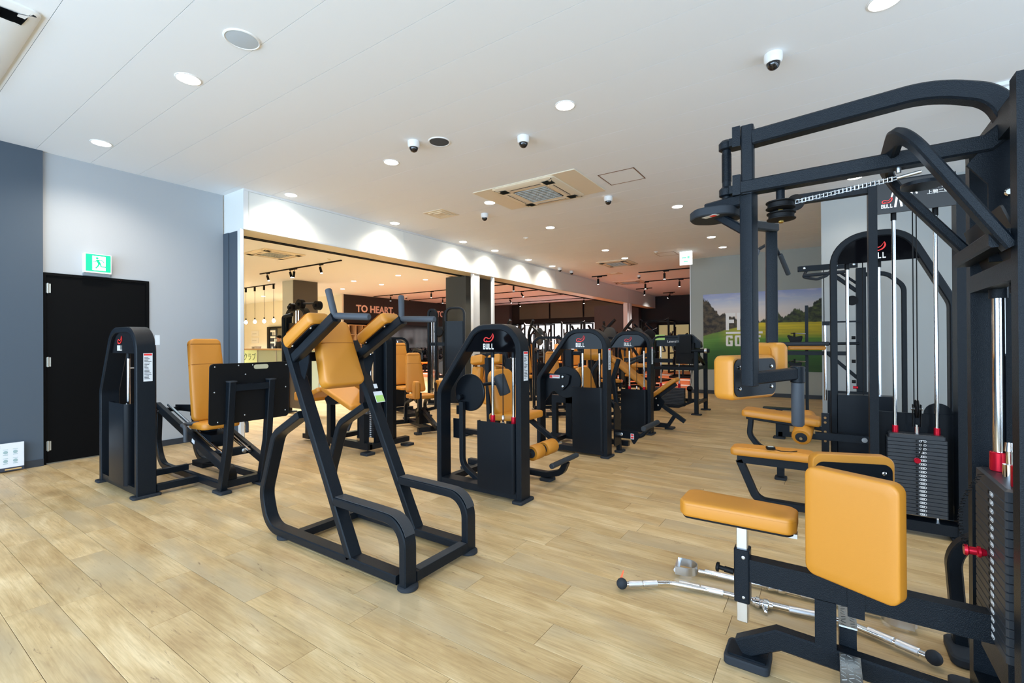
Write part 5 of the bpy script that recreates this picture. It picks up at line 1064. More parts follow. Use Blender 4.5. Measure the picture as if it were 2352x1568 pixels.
# seat in front-left of its stack
ys = 4.10
pad(t, 'seat', (-0.36, ys-0.01, 0.415), (0, -1, 0), (1, 0, 0.01), 0.21, 0.56, 0.058, 0.04)
obj('seat_rail', MB().bb(-0.60, 0.25, ys-0.03, ys+0.03, 0.34, 0.40), BLK, t); obj('seat_leg', MB().tube([(-0.585, ys, 0.36), (-0.46, ys, 0.055, 0.1), (0.25, ys, 0.055)], 0.06, 0.055, (0, 1, 0)), BLK, t)
rub_foot(t, -0.38, ys, 0.10, 0.14)
obj('cable', MB().cyl((-0.345, ys, 2.16), (-0.345, ys, 2.30), 0.004, 8), DBLK, t); obj('boom_pulley', pulley(-0.19, ys-0.015, 2.345, 0.06, (0, 1, 0), 0.024), DBLK, t)
hk = thing('lat_bar', 'bent black lat bar with grey grips hanging from the lat pulldown cable', 'pull bar', (-0.345, 4.10, 2.1))
obj('bar', MB().pipe([(-0.43, 3.86, 1.97), (-0.345, 4.0, 2.05, 0.05), (-0.335, 4.2, 2.05, 0.05), (-0.26, 4.36, 1.86)], 0.012, 10), BLK, hk)
obj('grip', MB().cyl((-0.42, 3.87, 1.975), (-0.445, 3.83, 1.90), 0.018, 14, 0.004), GRP, hk); obj('grip', MB().cyl((-0.305, 4.25, 1.99), (-0.255, 4.37, 1.84), 0.018, 14, 0.004), DGRP, hk)
obj('hook', MB().pipe([(-0.345, 4.10, 2.05), (-0.345, 4.10, 2.13), (-0.33, 4.10, 2.15)], 0.006, 8), CHR, hk)
tm_ = thing('watch', 'small digital stopwatch with black cord lying on the lower mustard seat', 'stopwatch', (-0.33, 4.0, 0.48))
obj('case', MB().plate(frame((-0.36, 4.02, 0.483), (0.9, 0.4, 0), (-0.4, 0.9, 0)), rrect(0.06, 0.05, 0.014, 4), 0.02, 0.004), DBLK, tm_); obj('face', MB().plate(frame((-0.36, 4.02, 0.503), (0.9, 0.4, 0), (-0.4, 0.9, 0)), rrect(0.04, 0.03, 0.006, 3), 0.001), mat('lcd_grey', srgb(190, 200, 196), 0.3), tm_)
obj('cord', MB().pipe([(-0.34, 4.0, 0.490), (-0.29, 3.98, 0.485), (-0.23, 4.0, 0.484), (-0.19, 4.05, 0.484)], 0.003, 6), DBLK, tm_)
# ---------------------------------------------------------------- 9 tall arched row tower behind, with seat and thigh rollers
t = thing('seated_row_machine', 'tall arched black tower machine with thigh rollers behind the lat pulldown', 'row machine', (0.4, 5.0, 0))
y0 = 5.0
obj('arch_frame', MB().tube([(0.05, y0+0.07, 0.03), (0.05, y0+0.07, 2.215, 0.26), (0.55, y0+0.07, 2.215, 0.22), (0.835, y0+0.07, 1.60, 0.2), (0.835, y0+0.07, 0.03)], 0.13, 0.055, (0, 1, 0), 0.008, 10), BLK, t)
lp = rpoly([(0.08, 1.975), (0.68, 1.975), (0.55, 2.19), (0.08, 2.19)], [0.001, 0.001, 0.14, 0.2], 7); hp = obj('header_panel', MB().plate(frame((0, y0+0.02, 0), (1, 0, 0), (0, 0, 1)), lp, -0.012), GLS, t)
logo(hp, frame((0.36, y0+0.018, 2.0), (1, 0, 0), (0, 0, 1)), 0.05)
for x in (0.15, 0.37):
    obj('guide_rod', MB().cyl((x, y0+0.07, 0.1), (x, y0+0.07, 2.0), 0.0125, 14), CHR, t); obj('rod_bush', MB().cyl((x, y0+0.07, 1.93), (x, y0+0.07, 1.98), 0.018, 12), DBLK, t)
obj('cable', MB().cyl((0.26, y0+0.07, 0.8), (0.26, y0+0.07, 2.0), 0.004, 8), DBLK, t)
obj('shroud', MB().bb(0.075, 0.46, y0-0.01, y0+0.12, 0.08, 0.83), BLKS, t); obj('base_beam', MB().bb(0.08, 0.81, y0+0.01, y0+0.13, 0.03, 0.09), BLK, t); rub_foot(t, 0.05, y0+0.07, 0.1, 0.2); rub_foot(t, 0.835, y0+0.07, 0.1, 0.2)
ys = 4.92
pad(t, 'seat', (-0.36, ys, 0.585), (0, -1, 0), (1, 0, -0.08), 0.30, 0.62, 0.06, 0.04)
obj('seat_rail', MB().tube([(-0.64, ys, 0.585), (-0.03, ys, 0.53)], 0.05, 0.035, (0, 1, 0)), BLK, t)
obj('curved_frame', MB().tube([(-0.60, ys, 0.57), (-0.615, ys, 0.42, 0.10), (-0.52, ys, 0.29, 0.16), (0.06, ys, 0.29)], 0.06, 0.045, (0, 1, 0), n=9), BLK, t)
obj('front_leg', MB().bb(-0.40, -0.34, ys+0.12, ys+0.18, 0.03, 0.29), BLK, t); rub_foot(t, -0.37, ys+0.15, 0.1, 0.12)
pp = obj('pin_plate', MB().bb(-0.045, 0.01, ys-0.09, ys-0.075, 0.28, 0.68), BLKS, t); b = MB()
for z in (0.64, 0.60, 0.52, 0.44): b.cyl((-0.018, ys-0.094, z), (-0.018, ys-0.088, z), 0.010, 12)
obj('pin_holes', b, mat('hole_tan', srgb(150, 110, 60), 0.6), pp); obj('lever', MB().bb(-0.09, 0.30, ys-0.13, ys-0.095, 0.455, 0.515), BLK, t)
obj('pivot_bolt', MB().cyl((0.25, ys-0.145, 0.485), (0.25, ys-0.128, 0.485), 0.02, 16), STL, t)
roller(t, (-0.19, 4.72, 0.47), (-0.17, 4.92, 0.545), 0.075, label='ribbed mustard thigh roller')
roller(t, (-0.17, 4.95, 0.55), (-0.15, 5.14, 0.60), 0.068)
obj('roller_shaft', MB().cyl((-0.192, 4.70, 0.463), (-0.15, 5.14, 0.60), 0.013, 10), CHR, t)
sidesticker(t, 0.8635, y0+0.03, y0+0.10, 1.3, 1.6)
# ---------------------------------------------------------------- 10 assisted chin / dip machine near the pale wall
t = thing('chin_dip_machine', 'black assisted chin and dip machine with padded knee platform before the pale wall', 'chin machine', (0.2, 7.2, 0))
y0 = 7.2
obj('column', MB().bb(0.30, 0.40, y0-0.06, y0+0.06, 0.03, 2.20), BLK, t); rub_foot(t, 0.35, y0, 0.16, 0.2)
obj('rear_loop', MB().tube([(0.38, y0, 2.12), (0.60, y0, 2.12, 0.16), (0.76, y0, 1.95, 0.16), (0.76, y0, 0.03)], 0.05, 0.05, (0, 1, 0), n=8), BLK, t); rub_foot(t, 0.76, y0, 0.1, 0.16)
obj('base_beam', MB().bb(-0.55, 0.78, y0-0.03, y0+0.03, 0.03, 0.09), BLK, t)
obj('front_leg', MB().bb(-0.58, -0.50, y0-0.03, y0+0.03, 0.02, 0.40).bb(-0.50, -0.42, y0-0.03, y0+0.0, 0.05, 0.22), BLK, t); rub_foot(t, -0.54, y0, 0.14, 0.14)
obj('foot_step', MB().bb(-0.72, -0.36, y0-0.16, y0-0.02, 0.40, 0.42).bb(-0.66, -0.30, y0+0.0, y0+0.14, 0.30, 0.32), BLKS, t)
obj('chin_boom', MB().bb(-0.30, 0.32, y0-0.05, y0+0.0, 2.21, 2.28), BLK, t); obj('boom_brace', MB().tube([(0.02, y0, 2.19), (0.31, y0, 1.92)], 0.045, 0.045, (0, 1, 0)).tube([(0.12, y0+0.03, 2.19), (0.31, y0+0.03, 2.02)], 0.03, 0.03, (0, 1, 0)), BLK, t)
obj('chin_handle', MB().pipe([(-0.22, y0-0.03, 2.21), (-0.25, y0-0.15, 2.12, 0.04), (-0.10, y0-0.18, 2.08, 0.05), (0.0, y0-0.15, 2.12, 0.03), (0.05, y0-0.05, 2.19)], 0.017, 10).pipe([(-0.25, y0-0.15, 2.14), (0.20, y0-0.12, 2.16)], 0.022, 10), RUB, t)
obj('boom_end_cap', MB().cyl((-0.315, y0-0.025, 2.245), (-0.295, y0-0.025, 2.245), 0.036, 14), RUB, t)
b = MB(); bolt(b, (-0.24, y0-0.05, 2.25), (0, -1, 0), 0.016); bolt(b, (0.1, y0-0.05, 2.25), (0, -1, 0), 0.016); bolt(b, (0.28, y0-0.05, 2.25), (0, -1, 0), 0.016); obj('bolts', b, STL, t)
obj('dip_bar', MB().cyl((-0.50, y0-0.25, 1.265), (0.02, y0-0.25, 1.268), 0.026, 14, 0.004), DGRP, t); obj('dip_bar_tube', MB().cyl((0.02, y0-0.25, 1.268), (0.32, y0-0.10, 1.27), 0.018, 10), BLK, t)
obj('dip_bar', MB().cyl((-0.46, y0+0.25, 1.265), (0.02, y0+0.25, 1.268), 0.026, 14, 0.004), DGRP, t)
pad(t, 'knee_pad', (-0.22, y0, 1.19), (0, -1, 0), (1, 0, 0), 0.30, 0.42, 0.05, 0.04)
obj('platform_beam', MB().bb(-0.44, 0.20, y0-0.03, y0+0.03, 1.12, 1.17), BLK, t); obj('platform_brace', MB().tube([(0.02, y0, 1.13), (0.31, y0, 0.84)], 0.045, 0.04, (0, 1, 0)), BLK, t)
for x, z1 in ((-0.02, 1.5), (0.06, 1.15)): obj('guide_rod', MB().cyl((x+0.0, y0-0.08, 0.55), (x, y0-0.08, z1), 0.016, 10), CHR, t)
obj('rod_head', MB().bb(-0.05, 0.03, y0-0.12, y0-0.04, 1.50, 1.55).bb(0.0, 0.32, y0-0.1, y0-0.07, 1.53, 1.55), BLK, t); obj('cable', MB().cyl((-0.03, y0-0.08, 1.55), (-0.03, y0-0.08, 2.2), 0.005, 6), DBLK, t)
obj('pulley', pulley(0.26, y0-0.09, 1.80, 0.06, (0, 1, 0)), DBLK, t); obj('shroud', MB().bb(0.0, 0.5, y0-0.14, y0-0.10, 0.06, 0.68), BLKS, t)
obj('knobs', MB().cyl((0.25, y0-0.1, 1.34), (0.29, y0-0.1, 1.34), 0.02, 10).cyl((0.25, y0-0.1, 1.05), (0.29, y0-0.1, 1.05), 0.02, 10).cyl((0.25, y0-0.1, 0.8), (0.29, y0-0.1, 0.8), 0.02, 10), DBLK, t); obj('release_knob', MB().cyl((0.26, y0-0.12, 0.73), (0.31, y0-0.12, 0.73), 0.016, 10), RED, t)
# attachment stand left of it
t = thing('attachment_stand', 'slim black attachment tree holding dark cable attachments in front of the golf mural', 'attachment rack', (-0.23, 7.56, 0))
obj('pole', MB().bb(-0.25, -0.212, 7.54, 7.578, 0.02, 1.79), BLK, t); obj('base', MB().cyl((-0.23, 7.56, 0), (-0.23, 7.56, 0.02), 0.14, 24), BLK, t)
for z in (1.40, 1.02, 0.93): obj('hook', MB().cyl((-0.24, 7.55, z), (-0.41, 7.44, z+0.01), 0.008, 8), CHR, t)
for i, (z, k) in enumerate(((1.36, 1.0), (1.0, 0.9), (0.86, 0.7))):
    a = thing('cable_attachment', ['dark V-shaped cable attachment on the top hook of the stand', 'dark cable attachment on the middle hook of the stand', 'dark cable attachment on the lowest hook of the stand'][i], 'cable attachment', (-0.37, 7.49, z), 'attachments on the stand')
    obj('body', MB().plate(frame((-0.37, 7.49, z-0.03), (1, 0, 0), (0, 0, 1)), rpoly([(-0.10*k, 0.07), (0.0, 0.03), (0.10*k, 0.05), (0.08*k, -0.04), (-0.03, -0.09*k)], 0.015, 3), 0.03, 0.004), DBLK, a); obj('eye', MB().cyl((-0.37, 7.445, z+0.0), (-0.37, 7.445, z+0.06), 0.012, 8), DBLK, a)
# ---------------------------------------------------------------- chrome bars on the floor
def bar(name, label, pts, sleeves, ends, r=0.0125):
    t = thing(name, label, 'cable bar', tuple(pts[0][:2])+(0,), 'chrome cable bars on the floor'); obj('shaft', MB().pipe(pts, r, 14, 8), CHR, t)
    for a, b_ in sleeves: obj('knurled_grip', MB().cyl(a, b_, r*1.28, 18, 0.002), CHRK, t)
    return t
P = lambda i, j, s: tuple(Vector(i)+(Vector(j)-Vector(i))*s)
q = [(-0.90, 2.345, 0.030), (-0.70, 2.505, 0.026), (-0.635, 2.545, 0.024), (-0.44, 2.563, 0.022), (-0.29, 2.556, 0.022), (-0.06, 2.595, 0.022), (0.07, 2.60, 0.024), (0.14, 2.575, 0.026), (0.345, 2.478, 0.032)]
t = bar('lat_bar', 'long chrome lat bar with black ball ends lying nearest on the floor', [q[0], q[1]+(0.1,), q[3], q[5], q[6]+(0.1,), q[8]], [], [])
for a, b_ in ((P(q[0], q[1], .14), P(q[0], q[1], .42)), (P(q[0], q[1], .44), P(q[0], q[1], .74)), ((-0.655, 2.528, 0.025), (-0.555, 2.545, 0.0235)), ((-0.55, 2.546, 0.0235), (-0.445, 2.560, 0.022)), ((-0.16, 2.578, 0.022), (-0.04, 2.598, 0.022)), (P(q[7], q[8], .0), P(q[7], q[8], .42)), (P(q[7], q[8], .45), P(q[7], q[8], .8))):
    obj('knurled_grip', MB().cyl(a, b_, 0.0163, 18, 0.002), CHRK, t)
for a in (q[0], q[8]): obj('ball_end', MB().lathe(tuple(Vector(a)+Vector((0, -0.0, -0.024))), tuple(Vector(a)+Vector((0, 0, 1))), [(0, 0.006)]+[(0.028-0.028*math.cos(k), 0.028*math.sin(k)) for k in (0.5, 0.9, 1.3, 1.57, 1.9, 2.3, 2.7)]+[(0.056, 0.003)], 20), RUB, t, label='black rubber ball end')
obj('swivel', MB().lathe((-0.315, 2.556, 0.024), (-0.225, 2.562, 0.024), [(0, 0.014), (0.006, 0.021), (0.014, 0.021), (0.018, 0.026), (0.034, 0.026), (0.038, 0.018), (0.048, 0.018), (0.052, 0.025), (0.07, 0.024), (0.076, 0.016), (0.09, 0.014)], 20), CHR, t)
obj('swivel_eye', MB().pipe([(-0.262, 2.535, 0.028), (-0.256, 2.505, 0.022, 0.01), (-0.245, 2.505, 0.006, 0.01), (-0.25, 2.535, 0.014)], 0.006, 8), CHR, t)
obj('orange_tag', MB().plate(frame((-0.915, 2.352, 0.052), (0.35, 0.1, 1), (0.9, 0.3, -0.2)), [(0, 0), (0.05, 0.0), (0.052, 0.006), (0.006, 0.012)], 0.001), mat('orange_plastic', srgb(240, 110, 70), 0.5), t)
t = bar('row_bar', 'chrome row bar with stirrup handles lying behind the nearest bar', [(-0.60, 2.725, 0.024), (-0.40, 2.752, 0.022), (0.20, 2.775, 0.022)], [((-0.57, 2.735, 0.024), (-0.40, 2.752, 0.022)), ((-0.12, 2.765, 0.022), (0.05, 2.772, 0.022))], [])
obj('swivel', MB().lathe((-0.27, 2.757, 0.023), (-0.18, 2.760, 0.023), [(0, 0.014), (0.008, 0.022), (0.028, 0.022), (0.034, 0.018), (0.05, 0.018), (0.056, 0.023), (0.08, 0.022), (0.09, 0.014)], 20), CHR, t)
def stirrup(t, cx, cy, ang, r=0.06):
    d = Vector((math.cos(ang), math.sin(ang), 0)); n_ = Vector((-d.y, d.x, 0)); c = Vector((cx, cy, 0.033)); P_ = [c+d*0.11*0+n_*r+d*(-0.0)]
    pts = [c-d*0.05+n_*r]+[c+d*(r*math.sin(a))+n_*(r*math.cos(a)) for a in [PI*k/10 for k in range(11)]]+[c-d*0.05-n_*r]
    obj('stirrup', MB().sweep(pts, [(-0.022, -0.0022), (0.022, -0.0022), (0.022, 0.0022), (-0.022, 0.0022)], (0, 0, 1)), STL, t)
    obj('cross_grip', MB().cyl(tuple(c-d*0.045+n_*r), tuple(c-d*0.045-n_*r), 0.014, 14), CHRK, t)
stirrup(t, -0.665, 2.715, 0.13); stirrup(t, 0.262, 2.765, PI+0.05)
# lever arc seen beside the fly machine cabinet
t = thing('cable_guide_frame', 'black rounded side frame standing on a thick rubber foot behind the fly machine cabinet', 'gym machine', (0.47, 2.62, 0))
obj('side_loop', MB().tube([(0.455, 2.66, 0.02), (0.43, 2.66, 0.42, 0.14), (0.55, 2.66, 0.52, 0.14), (1.1, 2.66, 0.52)], 0.06, 0.05, (0, 1, 0), n=8), BLK, t)
obj('foot_pad', MB().plate(frame((0.455, 2.62, 0), (1, 0, 0), (0, 1, 0)), rrect(0.10, 0.20, 0.03, 5), 0.04, 0.008), RUB, t)
# ================================================================ MIDDLE ROW BEHIND THE KNEE RAISE STAND
def seat_machine(name, label, cat, x, y, rz, backh=0.62, stackside=1, extra='abductor'):
    """selectorised seat machine built around (0,0), user faces +X; then turned and placed"""
    t = thing(name, label, cat, (0, 0, 0))
    obj('base', MB().bb(-0.45, 0.45, -0.03, 0.03, 0.03, 0.09).bb(-0.45, -0.39, -0.32, 0.32, 0.03, 0.09).bb(0.39, 0.45, -0.22, 0.22, 0.03, 0.09), BLK, t)
    for fx, fy in ((-0.42, -0.32), (-0.42, 0.32), (0.42, -0.22), (0.42, 0.22)): rub_foot(t, fx, fy, 0.11, 0.09, 0.03)
    obj('seat_post', MB().bb(-0.06, 0.0, -0.03, 0.03, 0.09, 0.46), BLK, t); obj('back_frame', MB().tube([(-0.10, 0, 0.40), (-0.26, 0, 0.46, 0.05), (-0.38, 0, 1.0)], 0.06, 0.05, (0, 1, 0)), BLK, t)
    pad(t, 'seat', (0.02, 0, 0.47), (0, -1, 0), (1, 0, 0.02), 0.36, 0.38, 0.06, 0.05)
    pad(t, 'backrest', (-0.27, 0, 0.53+backh/2), (0, 1, 0), (-0.20, 0, 1), 0.32, backh, 0.07, 0.04, seam=(0.72, 0.94), taper=0.05)
    if extra == 'abductor':
        for s in (-1, 1):
            p = obj('knee_plate', MB().plate(frame((0.28, s*0.13, 0.62), (1, 0, 0), (0, 0, 1)), rrect(0.05, 0.20, 0.024, 4), 0.012), DBLK, t)
            pad(t, 'knee_pad', (0.28, s*0.15, 0.62), (-s, 0, 0), (0, 0, 1), 0.13, 0.26, 0.07, 0.025)
            obj('swing_arm', MB().tube([(0.28, s*0.13, 0.58), (0.28, s*0.13, 0.34, 0.04), (0.05, s*0.06, 0.28)], 0.05, 0.045, (0, 1, 0)), BLK, t)
            obj('curved_arm', MB().tube([(-0.20, s*0.16, 0.10), (-0.20, s*0.16, 0.38, 0.10), (0.0, s*0.12, 0.46)], 0.05, 0.04, (0, 1, 0)), BLK, t)
        obj('drive_case', MB().cyl((0.05, -0.08, 0.26), (0.05, 0.08, 0.26), 0.07, 16).bb(-0.02, 0.12, -0.07, 0.07, 0.09, 0.26), DBLK, t)
        obj('front_beam', MB().tube([(0.06, 0, 0.30), (0.60, 0.0, 0.10)], 0.06, 0.06, (0, 1, 0)), BLK, t)
    if extra == 'press':
        for s in (-1, 1):
            obj('lever', MB().tube([(-0.30, s*0.30, 0.30), (-0.34, s*0.30, 1.20, 0.1), (0.05, s*0.30, 1.15)], 0.05, 0.05, (0, 1, 0)), BLK, t)
            obj('hand_grip', MB().cyl((0.02, s*0.30, 1.0), (0.02, s*0.30, 1.14), 0.018, 12), DGRP, t)
        obj('tower_back', MB().tube([(-0.62, -0.3, 0.03), (-0.62, -0.3, 1.4, 0.14), (-0.62, 0.3, 1.4, 0.14), (-0.62, 0.3, 0.03)], 0.12, 0.05, (1, 0, 0)), BLK, t)
        obj('shroud', MB().bb(-0.57, -0.55, -0.24, 0.24, 0.08, 0.9), BLKS, t)
        for s in (-0.1, 0.1): obj('guide_rod', MB().cyl((-0.6, s, 0.8), (-0.6, s, 1.35), 0.012, 8), CHR, t)
    t.location = (x, y, 0); t.rotation_euler = (0, 0, rz); return t
seat_machine('hip_abductor_machine', 'mustard hip abductor seat machine standing between the knee raise stand and the first tower', 'hip machine', -5.15, 5.1, -0.38)
seat_machine('incline_press_machine', 'mustard backed seat machine just left behind the hip abductor machine', 'press machine', -6.35, 5.95, -0.3, 0.78, extra='press')
seat_machine('shoulder_press_machine', 'mustard backed machine seen between the first and second towers', 'press machine', -4.15, 7.5, -0.9, 0.6, extra='press')
seat_machine('torso_machine', 'mustard backed machine seen through the third tower arch', 'press machine', -3.75, 9.2, -0.9, 0.7, extra='press')
t = thing('ab_crunch_machine', 'machine with four small mustard pads seen through the first tower arch', 'crunch machine', (-4.0, 4.95, 0))
for x, y, z, w_, h_ in ((-4.10, 4.72, 1.06, 0.20, 0.12), (-3.86, 4.78, 1.07, 0.20, 0.12)): pad(t, 'shoulder_pad', (x, y+0.06, z), (1, 0, 0.15), (-0.1, 0.3, 1), w_, h_, 0.10, 0.03)
for x, y, z in ((-4.14, 4.75, 0.86), (-3.92, 4.80, 0.88)): pad(t, 'chest_pad', (x, y+0.06, z), (1, 0, 0), (0, 0.1, 1), 0.14, 0.24, 0.09, 0.03)
obj('yoke', MB().tube([(-4.24, 4.84, 0.75), (-4.24, 4.84, 1.12, 0.04), (-3.76, 4.88, 1.18, 0.04), (-3.70, 4.88, 0.8)], 0.05, 0.045, (0, 1, 0)), BLK, t)
obj('column', MB().bb(-3.74, -3.66, 4.86, 4.98, 0.03, 1.10), BLK, t); obj('base', MB().bb(-4.5, -3.6, 4.90, 4.97, 0.03, 0.09), BLK, t); rub_foot(t, -3.68, 4.93, 0.13, 0.2); rub_foot(t, -4.48, 4.93, 0.13, 0.2)
pad(t, 'back_pad', (-4.02, 5.0, 0.72), (1, 0, 0), (0, 0.25, 1), 0.34, 0.55, 0.08, 0.1); obj('back_column', MB().bb(-4.06, -3.98, 5.0, 5.07, 0.09, 0.9), BLK, t)
t.location = (-3.76, 5.11, 0)
# abdominal bench machine with folded two-plane seat right behind the knee raise stand
t = thing('preacher_bench_machine', 'mustard two-plane bench machine with small weight stack directly behind the knee raise stand', 'bench machine', (-4.9, 3.8, 0))
yb = 3.56
obj('base', MB().bb(-5.35, -4.42, yb-0.035, yb+0.035, 0.06, 0.14).bb(-4.50, -4.42, yb, yb+0.62, 0.06, 0.12).bb(-5.35, -5.28, yb, yb+0.62, 0.06, 0.12), BLK, t)
for x, y in ((-4.46, yb), (-5.33, yb), (-4.46, yb+0.62), (-5.33, yb+0.62)): rub_foot(t, x, y, 0.13, 0.13, 0.03)
obj('post', MB().bb(-5.20, -5.12, yb-0.035, yb+0.035, 0.14, 0.58), BLK, t); obj('post', MB().bb(-4.56, -4.48, yb-0.035, yb+0.035, 0.14, 0.95), BLK, t); obj('post', MB().bb(-5.22, -5.16, yb+0.5, yb+0.56, 0.12, 0.52), BLK, t)
pad(t, 'seat', (-4.82, yb+0.02, 0.635), (0, -1, 0), (0.93, 0, -0.34), 0.42, 0.62, 0.06, 0.04)
pad(t, 'seat', (-5.28, yb+0.02, 0.665), (0, -1, 0), (0.93, 0, 0.36), 0.42, 0.30, 0.06, 0.04)
obj('seat_bracket', MB().plate(frame((-5.10, yb-0.05, 0.60), (1, 0, 0), (0, 0, 1)), [(-0.12, 0.02), (0.0, 0.09), (0.26, 0.0), (0.05, -0.05), (-0.08, -0.05)], -0.10), BLKS, t)
obj('curved_tube', MB().tube([(-5.0, yb+0.2, 0.56), (-4.86, yb+0.2, 0.46, 0.1), (-4.86, yb+0.2, 0.14)], 0.05, 0.045, (0, 1, 0)), BLK, t)
obj('lever_handle', MB().pipe([(-4.80, yb-0.02, 0.26), (-4.62, yb-0.06, 0.50, 0.05), (-4.42, yb-0.02, 0.50)], 0.022, 10), GRP, t)
stack(t, -4.80, -4.54, yb+0.22, yb+0.34, 0.14, 14, nums=False, ph=0.026)
nm = MB()
for i in range(14): nm.bb(-4.69, -4.66, yb+0.214, yb+0.219, 0.146+i*0.026, 0.160+i*0.026)
obj('number_strip', nm, WHP, t, smooth=False)
for x in (-4.74, -4.60): obj('guide_rod', MB().cyl((x, yb+0.28, 0.5), (x, yb+0.28, 1.28), 0.012, 10), CHR, t); obj('rod_collar', MB().cyl((x, yb+0.28, 0.52), (x, yb+0.28, 0.62), 0.02, 10), RED, t)
obj('side_cover', MB().bb(-4.50, -4.46, yb+0.12, yb+0.44, 0.08, 1.36), BLKS, t); obj('arch_frame', MB().tube([(-4.42, yb+0.28, 0.03), (-4.42, yb+0.28, 1.43, 0.15), (-4.82, yb+0.28, 1.43, 0.15), (-4.88, yb+0.28, 0.03)], 0.11, 0.05, (0, 1, 0)), BLK, t)
pad(t, 'backrest', (-5.42, yb+0.55, 0.86), (0, 1, 0), (-0.18, 0, 1), 0.36, 0.48, 0.07, 0.04, seam=(0.2,)); pad(t, 'thigh_pad', (-5.75, yb+0.1, 0.55), (0, -1, 0), (1, 0, 0), 0.30, 0.36, 0.11, 0.05)
obj('thigh_post', MB().bb(-5.82, -5.74, yb+0.06, yb+0.14, 0.03, 0.55).bb(-5.9, -5.4, yb+0.07, yb+0.13, 0.03, 0.09), BLK, t)
# tall machine behind, left (dark with levers on top)
t = thing('plate_loaded_press', 'tall black machine with round cams and levers on top behind the left arm pad', 'gym machine', (-8.2, 4.95, 0))
obj('frame', MB().tube([(-8.50, 4.95, 0.03), (-8.50, 4.95, 1.97, 0.22), (-7.86, 4.95, 1.97, 0.22), (-7.86, 4.95, 0.03)], 0.12, 0.06, (0, 1, 0)), BLK, t)
rub_foot(t, -8.5, 4.95, 0.12, 0.3); rub_foot(t, -7.86, 4.95, 0.12, 0.3)
obj('cover', MB().bb(-8.46, -7.90, 4.93, 4.97, 0.1, 1.70), mat('brown_tinted_panel', srgb(44, 30, 22), 0.3), t)
for i, (x, z, r) in enumerate(((-8.25, 1.98, 0.08), (-7.98, 2.03, 0.09), (-7.45, 1.98, 0.08))): obj('cam', MB().cyl((x, 4.84, z), (x, 4.93, z), r, 18).cyl((x, 4.80, z), (x, 4.84, z), r*0.4, 12), DBLK, t)
obj('top_bar', MB().cyl((-7.95, 4.88, 2.04), (-7.40, 4.88, 2.02), 0.018, 8), BLK, t); obj('side_arm', MB().pipe([(-8.22, 4.86, 1.85), (-8.40, 4.80, 1.81, 0.04), (-8.40, 4.80, 0.8)], 0.035, 10), BLK, t)
for x in (-8.16, -8.08): obj('guide_rod', MB().cyl((x, 4.90, 1.55), (x, 4.90, 1.92), 0.014, 8), CHR, t)
# ---------------------------------------------------------------- functional trainers / cable towers
def cable_tower(label, x, y, rz, h=2.1, w=0.5):
    t = thing('cable_tower', label, 'cable machine', (0, 0, 0), 'tall cable towers')
    obj('outer_arch', MB().tube([(-w/2, 0, 0.03), (-w/2, 0, h, 0.1), (-w/2+0.16, 0, h, 0.08), (-w/2+0.16, 0, 0.03)], 0.10, 0.045, (0, 1, 0)), BLK, t)
    obj('shroud', MB().bb(0.02, w/2, -0.07, 0.07, 0.06, h-0.25), BLKS, t); obj('shroud_arch', MB().tube([(0.0, 0, 0.03), (0.0, 0, h+0.03, 0.13), (w/2+0.02, 0, h+0.03, 0.12), (w/2+0.02, 0, 0.03)], 0.12, 0.04, (0, 1, 0)), BLK, t)
    obj('guide_rod', MB().cyl((-w/2+0.06, 0, 0.1), (-w/2+0.06, 0, h-0.05), 0.012, 8), CHR, t); obj('guide_rod', MB().cyl((-w/2+0.11, 0, 0.1), (-w/2+0.11, 0, h-0.05), 0.012, 8), CHR, t)
    obj('cross_bar', MB().bb(-w/2, w/2, -0.03, 0.03, 1.25, 1.32), BLK, t); obj('base_bar', MB().bb(-w/2, w/2, -0.03, 0.03, 0.03, 0.09), BLK, t); obj('pulley', MB().cyl((-w/2+0.1, -0.06, h-0.10), (-w/2+0.1, 0.06, h-0.10), 0.07, 16), DBLK, t); obj('pulley', MB().cyl((-w/2+0.22, -0.04, 1.55), (-w/2+0.22, 0.04, 1.55), 0.09, 16), DBLK, t)
    rub_foot(t, -w/2+0.05, 0, 0.15, 0.2); rub_foot(t, w/2, 0, 0.12, 0.2)
    t.location = (x, y, 0); t.rotation_euler = (0, 0, rz); return t
cable_tower('tall black cable tower left of the dark column, nearer one', -6.72, 7.42, 0.5, 2.02, 0.75)
cable_tower('tall black cable tower standing beside the dumbbell racks', -8.55, 9.35, 0.4, 2.15, 0.7)
# ---------------------------------------------------------------- far hall: racks and benches
def power_rack(label, x, y, rz):
    t = thing('power_rack', label, 'squat rack', (0, 0, 0), 'black squat racks in the far hall')
    for sx in (-0.6, 0.6):
        for sy in (-0.45, 0.45): obj('upright', MB().bb(sx-0.035, sx+0.035, sy-0.035, sy+0.035, 0, 2.25), BLK, t)
        for z0_ in (2.18, 0.0, 0.8): obj('side_beam', MB().bb(sx-0.03, sx+0.03, -0.45, 0.45, z0_, z0_+0.06), BLK, t)
    for yy_ in (-0.45, 0.45): obj('top_beam', MB().bb(-0.56, 0.56, yy_-0.03, yy_+0.03, 2.18, 2.25), BLK, t)
    obj('chin_bar', MB().pipe([(-0.6, -0.45, 2.3), (-0.45, -0.6, 2.2, 0.05), (0.45, -0.6, 2.2, 0.05), (0.6, -0.45, 2.3)], 0.018, 8), BLK, t)
    t.location = (x, y, 0); t.rotation_euler = (0, 0, rz); return t
